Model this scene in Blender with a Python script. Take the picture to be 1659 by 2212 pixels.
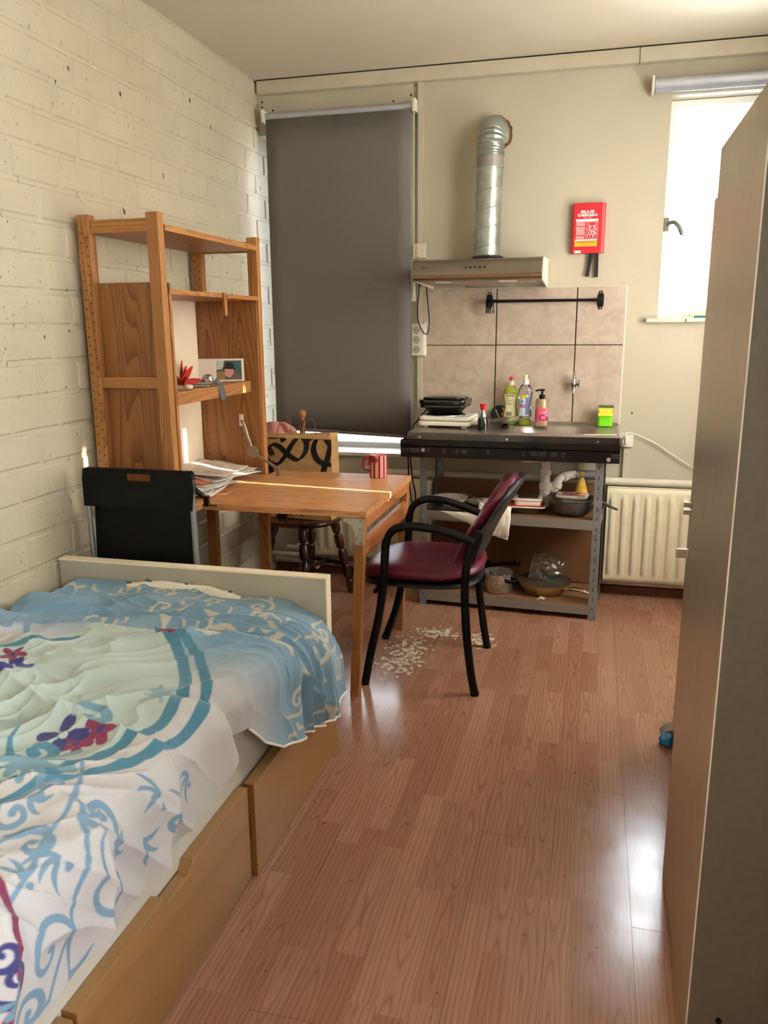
import bpy, math, random
import numpy as np
from mathutils import Vector, Matrix, noise as mnoise
random.seed(7)
sc = bpy.context.scene
for o in list(bpy.data.objects): bpy.data.objects.remove(o)

# ------------------------------------------------------------------ camera
FPX, YAW, PIT, ROL = 1728.329, 14.5662, 12.9452, -0.4134
CAM = np.array([1.78609, -4.29095, 1.40])
_a, _b, _c = np.radians([YAW, PIT, ROL])
FW = np.array([-np.sin(_a)*np.cos(_b), np.cos(_a)*np.cos(_b), -np.sin(_b)])
_r0 = np.array([np.cos(_a), np.sin(_a), 0.0]); _u0 = np.cross(_r0, FW)
RT = _r0*np.cos(_c)+_u0*np.sin(_c); UP = -_r0*np.sin(_c)+_u0*np.cos(_c)
def U(px, py, ax, val):
    """photo pixel (1659x2212) -> world point on the plane ax = val"""
    d = FW+RT*(px-829.5)/FPX-UP*(py-1106)/FPX
    i = 'xyz'.index(ax); t = (val-CAM[i])/d[i]
    return tuple(float(v) for v in CAM+d*t)
cd = bpy.data.cameras.new('camera'); cam = bpy.data.objects.new('camera', cd)
sc.collection.objects.link(cam); sc.camera = cam
cd.sensor_fit = 'HORIZONTAL'; cd.sensor_width = 36; cd.lens = 36*FPX/1659
cd.clip_start = .05
cam.matrix_world = Matrix(((RT[0], UP[0], -FW[0], CAM[0]), (RT[1], UP[1], -FW[1], CAM[1]), (RT[2], UP[2], -FW[2], CAM[2]), (0, 0, 0, 1)))

# ------------------------------------------------------------------ light
W = bpy.data.worlds.new('sky'); sc.world = W; W.use_nodes = True
bg = W.node_tree.nodes['Background']
bg.inputs[0].default_value = (.90, .95, 1.0, 1); bg.inputs[1].default_value = 15.0
def link(o, col=sc.collection): col.objects.link(o); return o
sl = bpy.data.lights.new('sun', 'SUN'); sl.energy = 24; sl.angle = math.radians(.55); sl.color = (1, .9, .74)
sun = link(bpy.data.objects.new('sun', sl))
SUND = Vector((-1, .114, -.53)).normalized()
sun.rotation_euler = SUND.to_track_quat('-Z', 'Y').to_euler(); sun.location = (5, -2, 4)
def portal(name, loc, sx, sy, direction):
    l = bpy.data.lights.new(name, 'AREA'); l.shape = 'RECTANGLE'; l.size = sx; l.size_y = sy; l.cycles.is_portal = True
    o = link(bpy.data.objects.new(name, l)); o.location = loc
    o.rotation_euler = Vector(direction).to_track_quat('-Z', 'Z').to_euler()
vs = sc.view_settings
vs.view_transform = 'Standard'; vs.look = 'None'; vs.exposure = 1.13; vs.gamma = 1; vs.use_curve_mapping = False

# ------------------------------------------------------------------ helpers: meshes
ORG = {}
def box(x0, x1, y0, y1, z0, z1):
    V = [(x0,y0,z0),(x1,y0,z0),(x1,y1,z0),(x0,y1,z0),(x0,y0,z1),(x1,y0,z1),(x1,y1,z1),(x0,y1,z1)]
    return V, [(0,3,2,1),(4,5,6,7),(0,1,5,4),(1,2,6,5),(2,3,7,6),(3,0,4,7)]
def J(*parts):
    V, F = [], []
    for v, f in parts:
        n = len(V); V += list(v); F += [tuple(i+n for i in q) for q in f]
    return V, F
def xf(vf, M): return [tuple(M @ Vector(v)) for v in vf[0]], vf[1]
def T(x=0, y=0, z=0): return Matrix.Translation((x, y, z))
def Rz(a): return Matrix.Rotation(math.radians(a), 4, 'Z')
def Rx(a): return Matrix.Rotation(math.radians(a), 4, 'X')
def Ry(a): return Matrix.Rotation(math.radians(a), 4, 'Y')
def cyl(p0, p1, r0, r1=None, n=16, cap=True):
    r1 = r0 if r1 is None else r1
    p0, p1 = Vector(p0), Vector(p1); d = (p1-p0).normalized()
    u = d.orthogonal().normalized(); v = d.cross(u); V = []
    for p, r in ((p0, r0), (p1, r1)):
        for i in range(n):
            t = 2*math.pi*i/n; V.append(tuple(p+u*(r*math.cos(t))+v*(r*math.sin(t))))
    F = [(i, (i+1) % n, n+(i+1) % n, n+i) for i in range(n)]
    if cap: F += [tuple(range(n-1, -1, -1)), tuple(range(n, 2*n))]
    return V, F
def spl(pts, k=6):
    """Catmull-Rom through the points"""
    P = [Vector(p) for p in pts]; out = []
    for i in range(len(P)-1):
        a = P[i-1] if i else P[0]*2-P[1]; b, c = P[i], P[i+1]; d = P[i+2] if i+2 < len(P) else P[-1]*2-P[-2]
        for j in range(k):
            t = j/k
            out.append(.5*((2*b)+(c-a)*t+(2*a-5*b+4*c-d)*t*t+(3*b-a-3*c+d)*t**3))
    return out+[P[-1]]
def tube(path, r, n=8, up=None, sq=1.0, closed=False):
    P = [Vector(p) for p in path]; m = len(P); V = []; F = []
    rs = r if isinstance(r, (list, tuple)) else [r]*m
    prev = None
    for i in range(m):
        if closed: t = P[(i+1) % m]-P[i-1]
        else: t = P[min(i+1, m-1)]-P[max(i-1, 0)]
        t.normalize()
        if up is not None: u = Vector(up)-t*t.dot(Vector(up))
        elif prev is None: u = t.orthogonal()
        else: u = prev-t*t.dot(prev)
        u.normalize(); prev = u; v = t.cross(u)
        for k in range(n):
            a = 2*math.pi*k/n; V.append(tuple(P[i]+u*(rs[i]*math.cos(a))+v*(rs[i]*sq*math.sin(a))))
    for i in range(m if closed else m-1):
        for k in range(n):
            a, b = i*n+k, i*n+(k+1) % n; j = (i+1) % m
            F.append((a, b, j*n+(k+1) % n, j*n+k))
    if not closed: F += [tuple(range(n-1, -1, -1)), tuple(range((m-1)*n, m*n))]
    return V, F
def lathe(prof, c=(0, 0, 0), n=24, sx=1.0, sy=1.0):
    V, F = [], []
    for r, z in prof:
        for i in range(n):
            a = 2*math.pi*i/n; V.append((c[0]+r*sx*math.cos(a), c[1]+r*sy*math.sin(a), c[2]+z))
    for j in range(len(prof)-1):
        for i in range(n): F.append((j*n+i, j*n+(i+1) % n, (j+1)*n+(i+1) % n, (j+1)*n+i))
    if prof[0][0] > 1e-5: F.append(tuple(range(n-1, -1, -1)))
    if prof[-1][0] > 1e-5: F.append(tuple(range((len(prof)-1)*n, len(prof)*n)))
    return V, F
def prism(poly, plane, a, b):
    """2D polygon in plane xy/xz/yz extruded from a to b on the third axis"""
    n = len(poly)
    def p3(p, w): return {'xy': (p[0], p[1], w), 'xz': (p[0], w, p[1]), 'yz': (w, p[0], p[1])}[plane]
    V = [p3(p, a) for p in poly]+[p3(p, b) for p in poly]
    return V, [tuple(range(n-1, -1, -1)), tuple(range(n, 2*n))]+[(i, (i+1) % n, n+(i+1) % n, n+i) for i in range(n)]
def rrect(w, h, r, k=5, cx=0, cy=0):
    out = []
    for sx, sy, a0 in ((1,-1,-90),(1,1,0),(-1,1,90),(-1,-1,180)):
        for i in range(k+1):
            a = math.radians(a0+90*i/k); out.append((cx+sx*(w/2-r)+r*math.cos(a), cy+sy*(h/2-r)+r*math.sin(a)))
    return out
def grid(nu, nv, fn):
    V = [fn(i/(nu-1), j/(nv-1)) for j in range(nv) for i in range(nu)]
    return V, [(j*nu+i, j*nu+i+1, (j+1)*nu+i+1, (j+1)*nu+i) for j in range(nv-1) for i in range(nu-1)]
def strip(path, w, axis):
    """flat ribbon along a path, width along the given axis vector"""
    A = Vector(axis); V = []; ws = w if isinstance(w, (list, tuple)) else [w]*len(path)
    for p, q in zip(path, ws): V += [tuple(Vector(p)-A*q/2), tuple(Vector(p)+A*q/2)]
    return V, [(2*i, 2*i+1, 2*i+3, 2*i+2) for i in range(len(path)-1)]
def mk(name, vf, mat, par=None, smooth=False, bev=0, seg=2, thick=0, sub=0, org=None, label=None, fixn=True):
    V, F = vf
    if par is not None: O = ORG[par.name]
    else:
        if org is None:
            xs = [v[0] for v in V]; ys = [v[1] for v in V]; zs = [v[2] for v in V]
            org = ((min(xs)+max(xs))/2, (min(ys)+max(ys))/2, min(zs))
        O = Vector(org)
    me = bpy.data.meshes.new(name)
    me.from_pydata([(v[0]-O[0], v[1]-O[1], v[2]-O[2]) for v in V], [], [tuple(f) for f in F])
    if fixn:
        import bmesh
        bm = bmesh.new(); bm.from_mesh(me); bmesh.ops.recalc_face_normals(bm, faces=bm.faces); bm.to_mesh(me); bm.free()
    me.materials.append(mat)
    if smooth: me.polygons.foreach_set('use_smooth', [True]*len(me.polygons))
    o = link(bpy.data.objects.new(name, me))
    if par is not None: o.parent = par
    else: o.location = O
    ORG[o.name] = O
    if thick:
        m = o.modifiers.new('solid', 'SOLIDIFY'); m.thickness = thick; m.offset = 0
    if bev:
        m = o.modifiers.new('bevel', 'BEVEL'); m.width = bev; m.segments = seg; m.limit_method = 'ANGLE'; m.angle_limit = math.radians(40)
        me.polygons.foreach_set('use_smooth', [True]*len(me.polygons))
        m2 = o.modifiers.new('wn', 'WEIGHTED_NORMAL')
    elif smooth:
        me.set_sharp_from_angle(angle=math.radians(50))
    if sub:
        m = o.modifiers.new('sub', 'SUBSURF'); m.levels = sub; m.render_levels = sub
    if label: o['label'] = label
    return o
def mkl(name, vfs, *a, **k): return [mk(name, v, *a, **k) for v in vfs]
def thing(name, label, cat, loc, group=None):
    o = link(bpy.data.objects.new(name, None)); o.location = loc; o.empty_display_size = .05
    ORG[o.name] = Vector(loc); o['label'] = label; o['category'] = cat
    if group: o['group'] = group
    return o
def tag(o, label, cat, group=None):
    o['label'] = label; o['category'] = cat
    if group: o['group'] = group
    return o
def struct(o): o['kind'] = 'structure'; return o
_txt = {}
def text(s, size, M, mat, par, name='lettering', sx=1.0, ext=.0004, bold=0.0):
    c = bpy.data.curves.new('t', 'FONT'); c.body = s; c.size = size; c.extrude = ext; c.offset = bold; c.align_x = 'CENTER'; c.resolution_u = 2
    t = link(bpy.data.objects.new('t', c)); bpy.context.view_layer.update()
    me = bpy.data.meshes.new_from_object(t.evaluated_get(bpy.context.evaluated_depsgraph_get()))
    V = [tuple(M @ Vector((v.co.x*sx, v.co.y, v.co.z))) for v in me.vertices]; F = [tuple(p.vertices) for p in me.polygons]
    bpy.data.objects.remove(t); bpy.data.curves.remove(c); bpy.data.meshes.remove(me)
    return mk(name, (V, F), mat, par)

# ------------------------------------------------------------------ helpers: materials
def lin(c):
    f = lambda v: (v/255/12.92) if v/255 <= .04045 else ((v/255+.055)/1.055)**2.4
    return (f(c[0]), f(c[1]), f(c[2]), 1)
class NT:
    def __init__(s, name):
        s.m = bpy.data.materials.new(name); s.m.use_nodes = True; s.t = s.m.node_tree; s.n = s.t.nodes
        s.b = s.n['Principled BSDF']; s.out = s.n['Material Output']
    def new(s, typ, **kw):
        n = s.n.new(typ)
        for k, v in kw.items(): setattr(n, k, v)
        return n
    def set(s, inp, v):
        if hasattr(v, 'is_output') or hasattr(v, 'links'): s.t.links.new(v, inp)
        else: inp.default_value = v
    def math(s, op, a, b=0.0, c=None):
        n = s.new('ShaderNodeMath', operation=op); s.set(n.inputs[0], a); s.set(n.inputs[1], b)
        if c is not None: s.set(n.inputs[2], c)
        return n.outputs[0]
    def comb(s, x, y, z):
        n = s.new('ShaderNodeCombineXYZ')
        for i, v in enumerate((x, y, z)): s.set(n.inputs[i], v)
        return n.outputs[0]
    def sep(s, v):
        n = s.new('ShaderNodeSeparateXYZ'); s.set(n.inputs[0], v); return n.outputs
    def mix(s, f, a, b, mode='MIX'):
        n = s.new('ShaderNodeMix', data_type='RGBA', blend_type=mode); s.set(n.inputs[0], f); s.set(n.inputs[6], a); s.set(n.inputs[7], b); return n.outputs[2]
    def noise(s, vec, scale=5, detail=2, rough=.5, dist=0):
        n = s.new('ShaderNodeTexNoise'); s.set(n.inputs['Vector'], vec); n.inputs['Scale'].default_value = scale
        n.inputs['Detail'].default_value = detail; n.inputs['Roughness'].default_value = rough; n.inputs['Distortion'].default_value = dist
        return n.outputs[0]
    def ramp(s, f, stops):
        n = s.new('ShaderNodeValToRGB'); s.set(n.inputs[0], f); e = n.color_ramp.elements
        while len(e) < len(stops): e.new(.5)
        for i, (p, c) in enumerate(stops): e[i].position = p; e[i].color = c if len(c) == 4 else lin(c)
        return n.outputs[0]
    def map(s, f, a, b, c=0.0, d=1.0):
        n = s.new('ShaderNodeMapRange'); s.set(n.inputs[0], f)
        for i, v in enumerate((a, b, c, d)): n.inputs[i+1].default_value = v
        return n.outputs[0]
    def obj(s): return s.new('ShaderNodeTexCoord').outputs['Object']
    def pos(s): return s.new('ShaderNodeNewGeometry').outputs['Position']
    def rnd(s): return s.new('ShaderNodeObjectInfo').outputs['Random']
    def bump(s, h, strength=.3, dist=.002):
        n = s.new('ShaderNodeBump'); n.inputs['Strength'].default_value = strength; n.inputs['Distance'].default_value = dist
        s.set(n.inputs['Height'], h); s.t.links.new(n.outputs[0], s.b.inputs['Normal'])
    def __setitem__(s, k, v): s.set(s.b.inputs[k], v)
_pm = {}
def pm(c, rough=.5, metal=0.0, var=.06, vs=12, bump=0.0, bs=60, name='paint', coat=0.0, trans=0.0, ior=1.45, spec=.5, alpha=1.0):
    key = (tuple(c), rough, metal, var, vs, bump, bs, coat, trans, alpha, spec)
    if key in _pm: return _pm[key]
    n = NT(name); base = lin(c); o = n.obj()
    f = n.noise(o, vs, 3)
    lo = tuple(v*(1-var*1.6) for v in base[:3])+(1,); hi = tuple(min(1, v*(1+var*1.6)) for v in base[:3])+(1,)
    n['Base Color'] = n.ramp(f, [(.3, lo), (.7, hi)])
    n['Roughness'] = n.map(f, .3, .7, max(0, rough-.05), min(1, rough+.05)); n['Metallic'] = metal
    n['Coat Weight'] = coat; n['Specular IOR Level'] = spec; n['Transmission Weight'] = trans; n['IOR'] = ior; n['Alpha'] = alpha
    if bump: n.bump(n.noise(o, bs, 4), bump)
    _pm[key] = n.m; return n.m
def wood(name, light, dark, axis='z', sc_=1.0, knots=True, rough=.45, lines=22, contrast=1.0, dash=0.0):
    n = NT(name); v = n.obj(); x, y, z = n.sep(v); r = n.math('MULTIPLY', n.rnd(), 37.0)
    k = {'x': (.09, 1, 1), 'y': (1, .09, 1), 'z': (1, 1, .09)}[axis]
    vec = n.comb(n.math('MULTIPLY_ADD', x, k[0], r), n.math('MULTIPLY_ADD', y, k[1], r), n.math('MULTIPLY_ADD', z, k[2], r))
    g = n.noise(vec, 7*sc_, 1.5, .4, .2)
    rings = n.math('FRACT', n.math('MULTIPLY', g, lines))
    fine = n.noise(vec, 120*sc_, 2)
    f = n.math('ADD', n.math('MULTIPLY', n.math('POWER', rings, 2.2), .75*contrast), n.math('MULTIPLY', n.math('SUBTRACT', fine, .5), .55))
    col = n.ramp(f, [(0, light), (.45, tuple(a*.6+b*.4 for a, b in zip(light, dark))), (1, dark)])
    big = n.noise(vec, 2.2, 1)
    col = n.mix(n.map(big, .35, .7, 0, .35), col, lin(dark))
    if dash: col = n.mix(n.map(n.noise(vec, 34*sc_, 3, .6), .54, .64, 0, dash), col, lin(tuple(c*.8 for c in dark)))
    if knots:
        kv = {'x': (.45, 1, 1), 'y': (1, .45, 1), 'z': (1, 1, .45)}[axis]
        vn = n.new('ShaderNodeTexVoronoi'); vn.inputs['Scale'].default_value = 5.5
        n.set(vn.inputs['Vector'], n.comb(n.math('MULTIPLY_ADD', x, kv[0], r), n.math('MULTIPLY_ADD', y, kv[1], r), n.math('MULTIPLY_ADD', z, kv[2], r)))
        col = n.mix(n.map(vn.outputs['Distance'], .045, .095, .85, 0), col, lin(tuple(c*.42 for c in dark)))
    n['Base Color'] = col; n['Roughness'] = rough; n.bump(f, .12, .001)
    return n.m
def glass(c=(240, 250, 250), rough=.02, name='clear_plastic', ior=1.45):
    n = NT(name); n['Base Color'] = n.mix(n.noise(n.obj(), 8), lin(c), lin(tuple(v*.97 for v in c))); n['Transmission Weight'] = 1; n['Roughness'] = rough; n['IOR'] = ior
    return n.m
def pane_mat(tint=1.0):
    n = NT('window_glass'); tr = n.new('ShaderNodeBsdfTransparent'); tr.inputs[0].default_value = (tint*.97, tint*.99, tint, 1); gl = n.new('ShaderNodeBsdfGlossy'); gl.inputs['Roughness'].default_value = .02
    fr = n.new('ShaderNodeFresnel'); mx = n.new('ShaderNodeMixShader'); n.t.links.new(fr.outputs[0], mx.inputs[0])
    n.t.links.new(tr.outputs[0], mx.inputs[1]); n.t.links.new(gl.outputs[0], mx.inputs[2]); n.t.links.new(mx.outputs[0], n.out.inputs[0])
    return n.m
PANE = pane_mat(); TINT = pane_mat(.6)  # TINT pane is darkened to cut the daylight through the left window
WHITE = pm((204, 198, 184), .45, var=.03, name='white_paint')
CREAM = pm((216, 204, 176), .4, var=.03, name='cream_enamel')
BLACKP = pm((9, 8, 8), .45, var=.1, name='black_plastic', spec=.3)
CHROME = pm((190, 190, 190), .18, 1.0, name='chrome')
GALV = pm((150, 155, 158), .42, .85, var=.15, vs=30, name='galvanised_steel')
PINE = wood('pine', (186, 130, 74), (122, 72, 32), 'z', lines=34)
PINE_Y = wood('pine_along', (186, 130, 74), (122, 72, 32), 'y', lines=34)
PINE_X = wood('pine_deep', (186, 130, 74), (122, 72, 32), 'x', lines=34)
TABLE = wood('table_veneer', (216, 156, 102), (150, 94, 54), 'x', 2.2, knots=False, rough=.38, lines=12, contrast=.6, dash=.6)
TLEG = wood('table_leg_pine', (178, 122, 68), (132, 80, 38), 'z', knots=False)
TRAIL = wood('table_rail_pine', (190, 118, 66), (120, 62, 32), 'y', knots=False, lines=14)

# ------------------------------------------------------------------ the room
RX, RY0, ZC = 2.75, -5.0, 2.662
def wallmat():
    n = NT('cream_plaster'); p = n.pos(); f = n.noise(p, 1.3, 3); g = n.noise(p, 90, 3, .6)
    n['Base Color'] = n.ramp(f, [(.3, (176, 166, 146)), (.7, (184, 175, 156))]); n['Roughness'] = .75; n.bump(g, .25, .003)
    return n.m
def brickmat():
    n = NT('painted_brick'); p = n.pos(); f = n.noise(p, 2.2, 3); x, y, z = n.sep(p)
    pits = n.noise(n.comb(x, y, n.math('MULTIPLY', z, .55)), 75, 2, .6); area = n.noise(p, 3.1, 2)
    m = n.math('MULTIPLY', n.map(pits, .66, .70, 0, 1), n.map(area, .38, .56, 0, 1))
    dark = n.noise(n.comb(n.math('ADD', x, 9), y, n.math('MULTIPLY', z, .5)), 34, 1, .5)
    m2 = n.map(dark, .755, .775, 0, 1)
    col = n.ramp(f, [(.3, (174, 162, 138)), (.7, (182, 171, 148))])
    col = n.mix(n.math('MULTIPLY', m, .75), col, lin((112, 100, 80))); col = n.mix(m2, col, lin((38, 30, 24)))
    n['Base Color'] = col; n['Roughness'] = .7
    h = n.math('SUBTRACT', n.math('MULTIPLY', n.noise(p, 38, 4, .65), .8), n.math('ADD', n.math('MULTIPLY', m, .6), m2))
    n.bump(h, .55, .005)
    return n.m
def floormat():
    n = NT('laminate'); x, y, z = n.sep(n.pos())
    st = n.math('FLOOR', n.math('DIVIDE', n.math('ADD', x, .021), .065))
    wn = n.new('ShaderNodeTexWhiteNoise', noise_dimensions='1D'); n.set(wn.inputs['W'], st)
    sg = n.math('FLOOR', n.math('DIVIDE', n.math('MULTIPLY_ADD', wn.outputs[0], .4, y), .4))
    w2 = n.new('ShaderNodeTexWhiteNoise', noise_dimensions='2D'); n.set(w2.inputs['Vector'], n.comb(st, sg, 0))
    sd = n.math('MULTIPLY', w2.outputs[0], 50)
    xs = n.math('SUBTRACT', n.math('FRACT', n.math('DIVIDE', n.math('ADD', x, .021), .065)), .5)
    # nested cathedral arcs: elongated distance field per strip, warped by noise
    wv = n.noise(n.comb(n.math('MULTIPLY', x, 16), n.math('MULTIPLY', y, 3.0), sd), 1.0, 2, .5)
    yl = n.math('FRACT', n.math('MULTIPLY', n.math('MULTIPLY_ADD', w2.outputs[0], .7, y), 2.3))
    ym = n.math('SUBTRACT', yl, .5)
    g = n.math('SQRT', n.math('ADD', n.math('MULTIPLY', n.math('POWER', n.math('MULTIPLY_ADD', w2.outputs[0], .5, n.math('SUBTRACT', xs, .25)), 2.0), 1.3), n.math('MULTIPLY', n.math('POWER', ym, 2.0), .40)))
    g = n.math('ADD', n.math('MULTIPLY', g, 5.0), n.math('MULTIPLY', wv, 2.4))
    wc = n.sep(w2.outputs['Color'])[1]
    straight = n.math('ADD', n.math('MULTIPLY', xs, 5.0), n.math('MULTIPLY', wv, 1.8))
    pick = n.math('GREATER_THAN', wc, .52); g = n.math('ADD', n.math('MULTIPLY', g, n.math('SUBTRACT', 1.0, pick)), n.math('MULTIPLY', straight, pick))
    rings = n.math('FRACT', g); line = n.math('POWER', n.math('SUBTRACT', 1.0, n.math('MULTIPLY', n.math('ABSOLUTE', n.math('SUBTRACT', rings, .5)), 2.0)), 4.0)
    fine = n.noise(n.comb(n.math('MULTIPLY', x, 230), n.math('MULTIPLY', y, 8), sd), 1.0, 2)
    tone = n.ramp(w2.outputs[0], [(0, (156, 110, 87)), (.5, (164, 119, 96)), (1, (174, 130, 107))])
    col = n.mix(n.math('MULTIPLY', line, .5), tone, lin((106, 64, 46)))
    col = n.mix(n.math('MULTIPLY', rings, .16), col, lin((118, 74, 54)))
    col = n.mix(n.map(fine, .4, .75, 0, .28), col, lin((122, 80, 60)))
    # worn patches under the table end
    def blob(cx, cy, rx, ry):
        return n.math('SUBTRACT', 1.0, n.math('ADD', n.math('POWER', n.math('ABSOLUTE', n.math('DIVIDE', n.math('SUBTRACT', x, cx), rx)), 2.0), n.math('POWER', n.math('ABSOLUTE', n.math('DIVIDE', n.math('SUBTRACT', y, cy), ry)), 2.0)))
    bl = n.math('MAXIMUM', blob(1.04, -1.10, .13, .32), n.math('MAXIMUM', blob(1.13, -.80, .16, .10), blob(1.34, -.84, .12, .12)))
    fl = n.noise(n.comb(n.math('MULTIPLY', x, 1.0), n.math('MULTIPLY', y, .8), 3.0), 42, 4, .65)
    chip = n.math('MULTIPLY', n.map(n.math('ADD', fl, n.math('MULTIPLY', bl, .17)), .645, .66, 0, 1), n.map(bl, 0, .08, 0, 1))
    specks = n.map(n.noise(n.comb(x, y, 7.0), 60, 0), .855, .865, 0, 1)
    col = n.mix(chip, col, lin((206, 196, 176))); col = n.mix(n.math('MULTIPLY', specks, .8), col, lin((60, 36, 24)))
    n['Base Color'] = col
    sm = n.noise(n.comb(x, y, 0), 3.2, 4, .65)
    n['Roughness'] = n.math('ADD', n.map(sm, .3, .7,   .13, .24), n.math('MULTIPLY', chip, .4)); n['Specular IOR Level'] = .5
    n.bump(n.math('SUBTRACT', n.math('MULTIPLY', n.noise(n.comb(x, y, 0), 7, 2), .6), n.math('MULTIPLY', chip, .12)), .10, .01)
    return n.m
WALL, BRICK, FLOOR = wallmat(), brickmat(), floormat()
DARKGAP = pm((40, 26, 18), .8, name='dark_subfloor')
fl = struct(mk('floor', box(-.2, RX+.2, RY0-.2, .3, -.06, -.006), DARKGAP))
fl['label'] = 'reddish beech laminate floor in long three-strip planks'
PWID = .1975; X0 = 1.149-6*PWID
pv, pf = box(.0004, PWID-.0004, .0006, 1.2054, -.006, 0)
pme = None; random.seed(3)
for i in range(-1, 14):
    xa = X0+i*PWID; off = random.random()*1.206
    for k in range(-1, 5):
        ya = RY0+k*1.206-off+.6
        y0, y1 = max(ya, RY0), min(ya+1.206, 0.0); x0, x1 = max(xa, 0), min(xa+PWID, RX)
        if y1-y0 < .01 or x1-x0 < .01: continue
        full = abs(y1-y0-1.206) < 1e-4 and abs(x1-x0-PWID) < 1e-4
        if full and pme:
            o = pme.copy(); link(o); o.location = Vector((xa, ya, 0))-ORG[fl.name]; continue
        o = mk('plank', box(x0+.0004-x0, x1-.0004-x0, .0006, y1-y0-.0006, -.006, 0), FLOOR, fl)
        o.data.transform(Matrix.Translation(ORG[fl.name]))
        o.location = Vector((x0, y0, 0))-ORG[fl.name]
        if full: pme = o
# left wall with its painted bricks
wl = struct(mk('wall_left', box(-.25, -.0048, RY0-.2, .30, 0, ZC), BRICK)); wl['label'] = 'cream painted brick wall beside the bed'
BL, BH = .24, .1135; Z0 = .731-7*BH
def brick(w, h, seed):
    rr = random.Random(seed); j = lambda s: rr.uniform(-s, s); e = .008; m = .005
    a = [(-.02, m, m), (-.02, w-m, m), (-.02, w-m, h-m), (-.02, m, h-m)]
    b = [(-.006, y+j(.001), z+j(.001)) for _, y, z in a]
    c = [(j(.0008), m+e+j(.002), m+e+j(.002)), (j(.0008), w-m-e+j(.002), m+e+j(.002)), (j(.0008), w-m-e+j(.002), h-m-e+j(.002)), (j(.0008), m+e+j(.002), h-m-e+j(.002))]
    F = [(8, 9, 10, 11)]
    for q in (0, 4): F += [(q+i, q+(i+1) % 4, q+4+(i+1) % 4, q+4+i) for i in range(4)]
    return a+b+c, F
protos = {}; rest = []
nrow = int((ZC-Z0)/BH)+2
rr = random.Random(5)
for r in range(-1, nrow):
    za = Z0+r*BH; z0, z1 = max(za, .0), min(za+BH, ZC)
    if z1-z0 < .02: continue
    ph = (-1.758 if r % 2 else -1.878)
    for k in range(-15, 10):
        ya = ph+k*BL; y0, y1 = max(ya, RY0), min(ya+BL, .25)
        if y1-y0 < .03: continue
        w, h = y1-y0, z1-z0
        if y1 < -2.55:
            v, f = brick(w, h, rr.random()); rest.append(([(p[0], p[1]+y0, p[2]+z0) for p in v], f)); continue
        key = (round(w, 3), round(h, 3), rr.randrange(4))
        if key in protos: o = protos[key].copy(); link(o)
        else:
            o = mk('brick', brick(w, h, rr.random()), BRICK, wl); o.data.transform(Matrix.Translation(ORG[wl.name])); protos[key] = o
        o.location = Vector((rr.uniform(-.0006, .0006), y0, z0))-ORG[wl.name]
o = mk('brick_course', J(*rest), BRICK, wl); o['kind'] = 'stuff'
# back wall with two openings
W1 = (0.0, .785, .70, 2.40); W2 = (2.078, 2.62, 1.44, 2.45)
bw = J(box(-.0, .785, 0, .30, 0, W1[2]), box(0, .785, 0, .30, W1[3], ZC), box(.785, W2[0], 0, .30, 0, ZC), box(W2[0], W2[1], 0, .30, 0, W2[2]), box(W2[0], W2[1], 0, .30, W2[3], ZC), box(W2[1], RX+.2, 0, .30, 0, ZC))
wb = struct(mk('wall_back', bw, WALL)); wb['label'] = 'cream plaster wall behind the kitchen corner'
W3 = (-2.105, -1.36, 1.64, 2.54)
W4 = (-4.92, -3.8, .95, 2.35); W5 = (-1.28, -.62, .95, 1.85)
struct(mk('wall_right', J(box(RX, RX+.2, RY0, W4[0], 0, ZC), box(RX, RX+.2, W4[1], W3[0], 0, ZC), box(RX, RX+.2, W3[1], W5[0], 0, ZC), box(RX, RX+.2, W5[1], .0, 0, ZC), box(RX, RX+.2, W5[0], W5[1], 0, W5[2]), box(RX, RX+.2, W5[0], W5[1], W5[3], ZC), box(RX, RX+.2, W3[0], W3[1], 0, W3[2]), box(RX, RX+.2, W3[0], W3[1], W3[3], ZC), box(RX, RX+.2, W4[0], W4[1], 0, W4[2]), box(RX, RX+.2, W4[0], W4[1], W4[3], ZC)), WALL))['label'] = 'cream plaster wall behind the grey cabinets'
struct(mk('wall_front', box(0, RX+.2, RY0-.2, RY0, 0, ZC), WALL))['label'] = 'cream plaster wall behind the viewer'
ce = NT('ceiling_paint'); ce['Base Color'] = ce.ramp(ce.noise(ce.pos(), 2, 3), [(.3, (198, 187, 168)), (.7, (203, 193, 175))]); ce['Roughness'] = .8; ce.bump(ce.noise(ce.pos(), 120, 3), .15, .002)
struct(mk('ceiling', box(-.2, RX+.2, RY0-.2, .3, ZC, ZC+.1), ce.m))['label'] = 'plain off-white ceiling'
TRIM = pm((184, 174, 154), .5, var=.03, name='trim_paint')
o = struct(mk('trim_1', J(box(.012, 1.92, -.045, 0, 2.592, 2.655), box(1.922, RX, -.045, 0, 2.592, 2.655)), TRIM, bev=.002)); o['label'] = 'cream cornice board under the ceiling'
o = struct(mk('trim_2', box(.866, .895, -.022, 0, .62, 2.592), TRIM, bev=.002)); o['label'] = 'vertical cream cable trunking beside the roller blind'
o = struct(mk('trim_3', box(1.955, 1.985, -.018, 0, .62, .80), TRIM, bev=.002)); o['label'] = 'short cable trunking under the single socket'
o = struct(mk('trim_gap_shade', box(.012, RX, -.040, 0, 2.6555, 2.6615), pm((44, 34, 26), .9, name='gap_shade'))); o['label'] = 'dark strip painting the shade in the gap between cornice board and ceiling'  # dark strip stands in for the shade in the gap above the cornice
SKIRT = wood('dark_skirting', (110, 62, 38), (70, 36, 22), 'x', knots=False)
o = struct(mk('baseboard_back', box(0.012, RX, -.02, 0, 0, .045), SKIRT, bev=.002)); o['label'] = 'low dark brown skirting along the back wall'
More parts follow.
